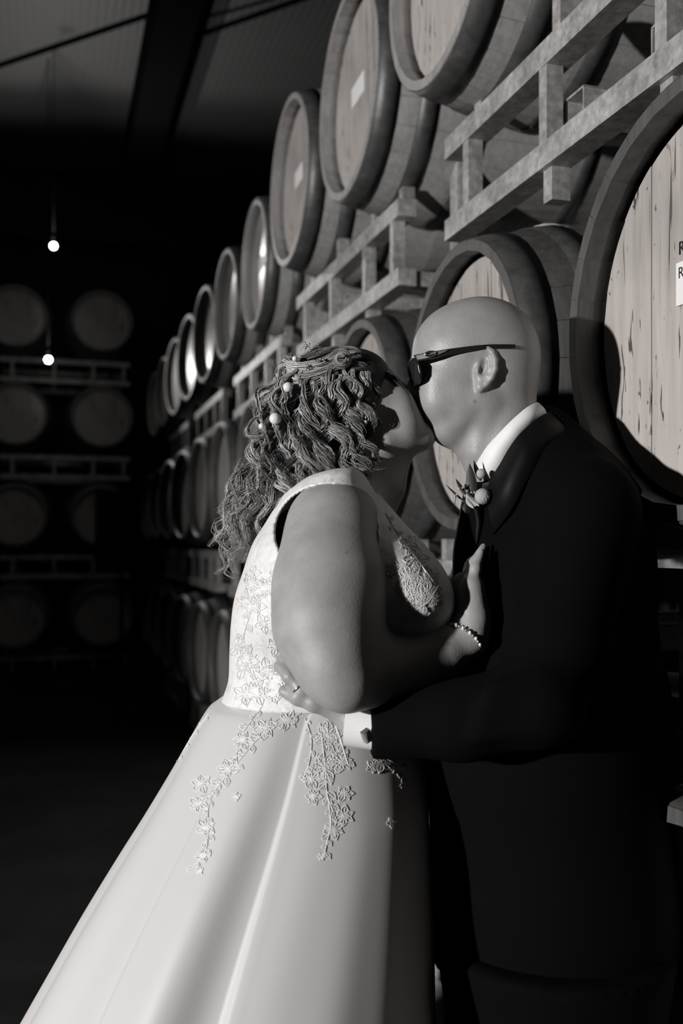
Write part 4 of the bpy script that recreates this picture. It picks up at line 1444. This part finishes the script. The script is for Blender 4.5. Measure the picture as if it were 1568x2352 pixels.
# long loose hair down her back
for i in range(56):
    u = hr.uniform(585, 660); v = hr.uniform(1000, 1090); w = hr.uniform(-60, 95)
    L = hr.uniform(110, 245)
    eu = u - 20 - L * 0.28 + hr.normal(0, 12); ev = min(v + L, 1325)
    lock([(u, v, w), (u - 18, v + L * 0.3, w * 0.95), (u * 0.45 + eu * 0.55 - 10, v + L * 0.62, w * 0.9), (eu, ev, w * 0.8)], 11, 11, hr.uniform(9, 17), hr.uniform(70, 110), hr.uniform(0.35, 0.7), r=0.00045, frizz=2.2)
for i in range(14):
    u = hr.uniform(520, 575); v = hr.uniform(1110, 1210); L = hr.uniform(70, 130)
    lock([(u + 25, v - 40, 10), (u, v, 10), (u - 8 + hr.normal(0, 8), v + L * 0.5, 5), (u + 4 + hr.normal(0, 10), min(v + L, 1330), 0)], 9, 10, 12, 70, 0.5, r=0.0004, frizz=2.5)
# flyaways
for i in range(150):
    a = hr.uniform(0, 6.28)
    u, v = 735 + 118 * math.cos(a) * hr.uniform(0.7, 1.05), 950 + 140 * math.sin(a) * hr.uniform(0.8, 1.05)
    if u > 850: continue
    w = hr.uniform(0, 100)
    lock([(u, v, w), (u - 12 + hr.normal(0, 14), v + hr.normal(8, 14), w), (u - 18 + hr.normal(0, 20), v + 40 + hr.normal(0, 22), w)], 1, 0, 6, 60, 0.5, r=0.0003, frizz=2.0)
S_ = np.array(strands); R_ = np.array(rads)
Vs_, Fs_, sid = tubes(S_, R_, 3)
hs = mesh('curls', Vs_, Fs_, 'hair_strands', hair_in, smooth=True, world=True)
at = hs.data.attributes.new('tint', 'FLOAT', 'POINT')
at.data.foreach_set('value', np.array(tints, np.float32)[sid])
hs['kind'] = 'stuff'; hs['label'] = 'highlighted curly locks'
# pearls and beads pinned in the hair
for (u, v, r, w) in ((682, 843, 6.2, 104), (668, 909, 11, 126), (640, 977, 13, 122), (610, 992, 7, 112)):
    ball('hair_pearl', B(u, v, w), r * BS, 'pearl', hair_in, 20, 14)
for (u, v, w) in ((702, 800, 60), (706, 806, 62), (712, 803, 62), (704, 812, 66), (733, 849, 116), (739, 846, 116), (745, 848, 116), (728, 850, 116), (708, 866, 116), (713, 869, 116), (718, 866, 116), (711, 861, 116), (651, 877, 92), (646, 878, 90), (651, 946, 106), (647, 948, 106)):
    ball('hair_bead', B(u, v, w), 3.0 * BS, 'silver', hair_in, 8, 6)
tube_obj('hair_wire', [B(722, 832, 80), B(714, 815, 70), B(706, 803, 62)], 0.0005, 'silver', hair_in, n=8, sides=5)
# earring
er = empty('earring', (0, 0, 0)); er.parent = bride; BASE[er.name] = b_base
tube_obj('hook', [B(834, 962, 112), B(837, 966, 116), B(836, 978, 116)], 0.0005, 'silver', er, n=10, sides=6)
ball('pearl_drop', B(836, 984, 116), 4.6 * BS, 'pearl', er, 14, 10)
# bracelet of small beads round her wrist
bl = empty('bracelet', (0, 0, 0)); bl.parent = bride; BASE[bl.name] = b_base
c_ = P(1066, 1466, 1.330)
axb = P(1087, 1420, 1.338) - P(1035, 1488, 1.318); axb /= np.linalg.norm(axb)
e1 = np.cross(axb, [0, 1, 0]); e1 /= np.linalg.norm(e1); e2 = np.cross(axb, e1)
rb = mpx(46, 1.335)
for i in range(30):
    a = 2 * math.pi * i / 30
    p = c_ + (e1 * math.cos(a) + e2 * math.sin(a)) * rb
    V_, F_ = sphere_vf((0, 0, 0), (0.0021, 0.0021, 0.0031) if i % 2 else (0.0024, 0.0024, 0.0024), 10, 8)
    mesh('bead', np.array(V_) + p, F_, 'pearl' if i % 2 else 'silver', bl, smooth=True, world=True)
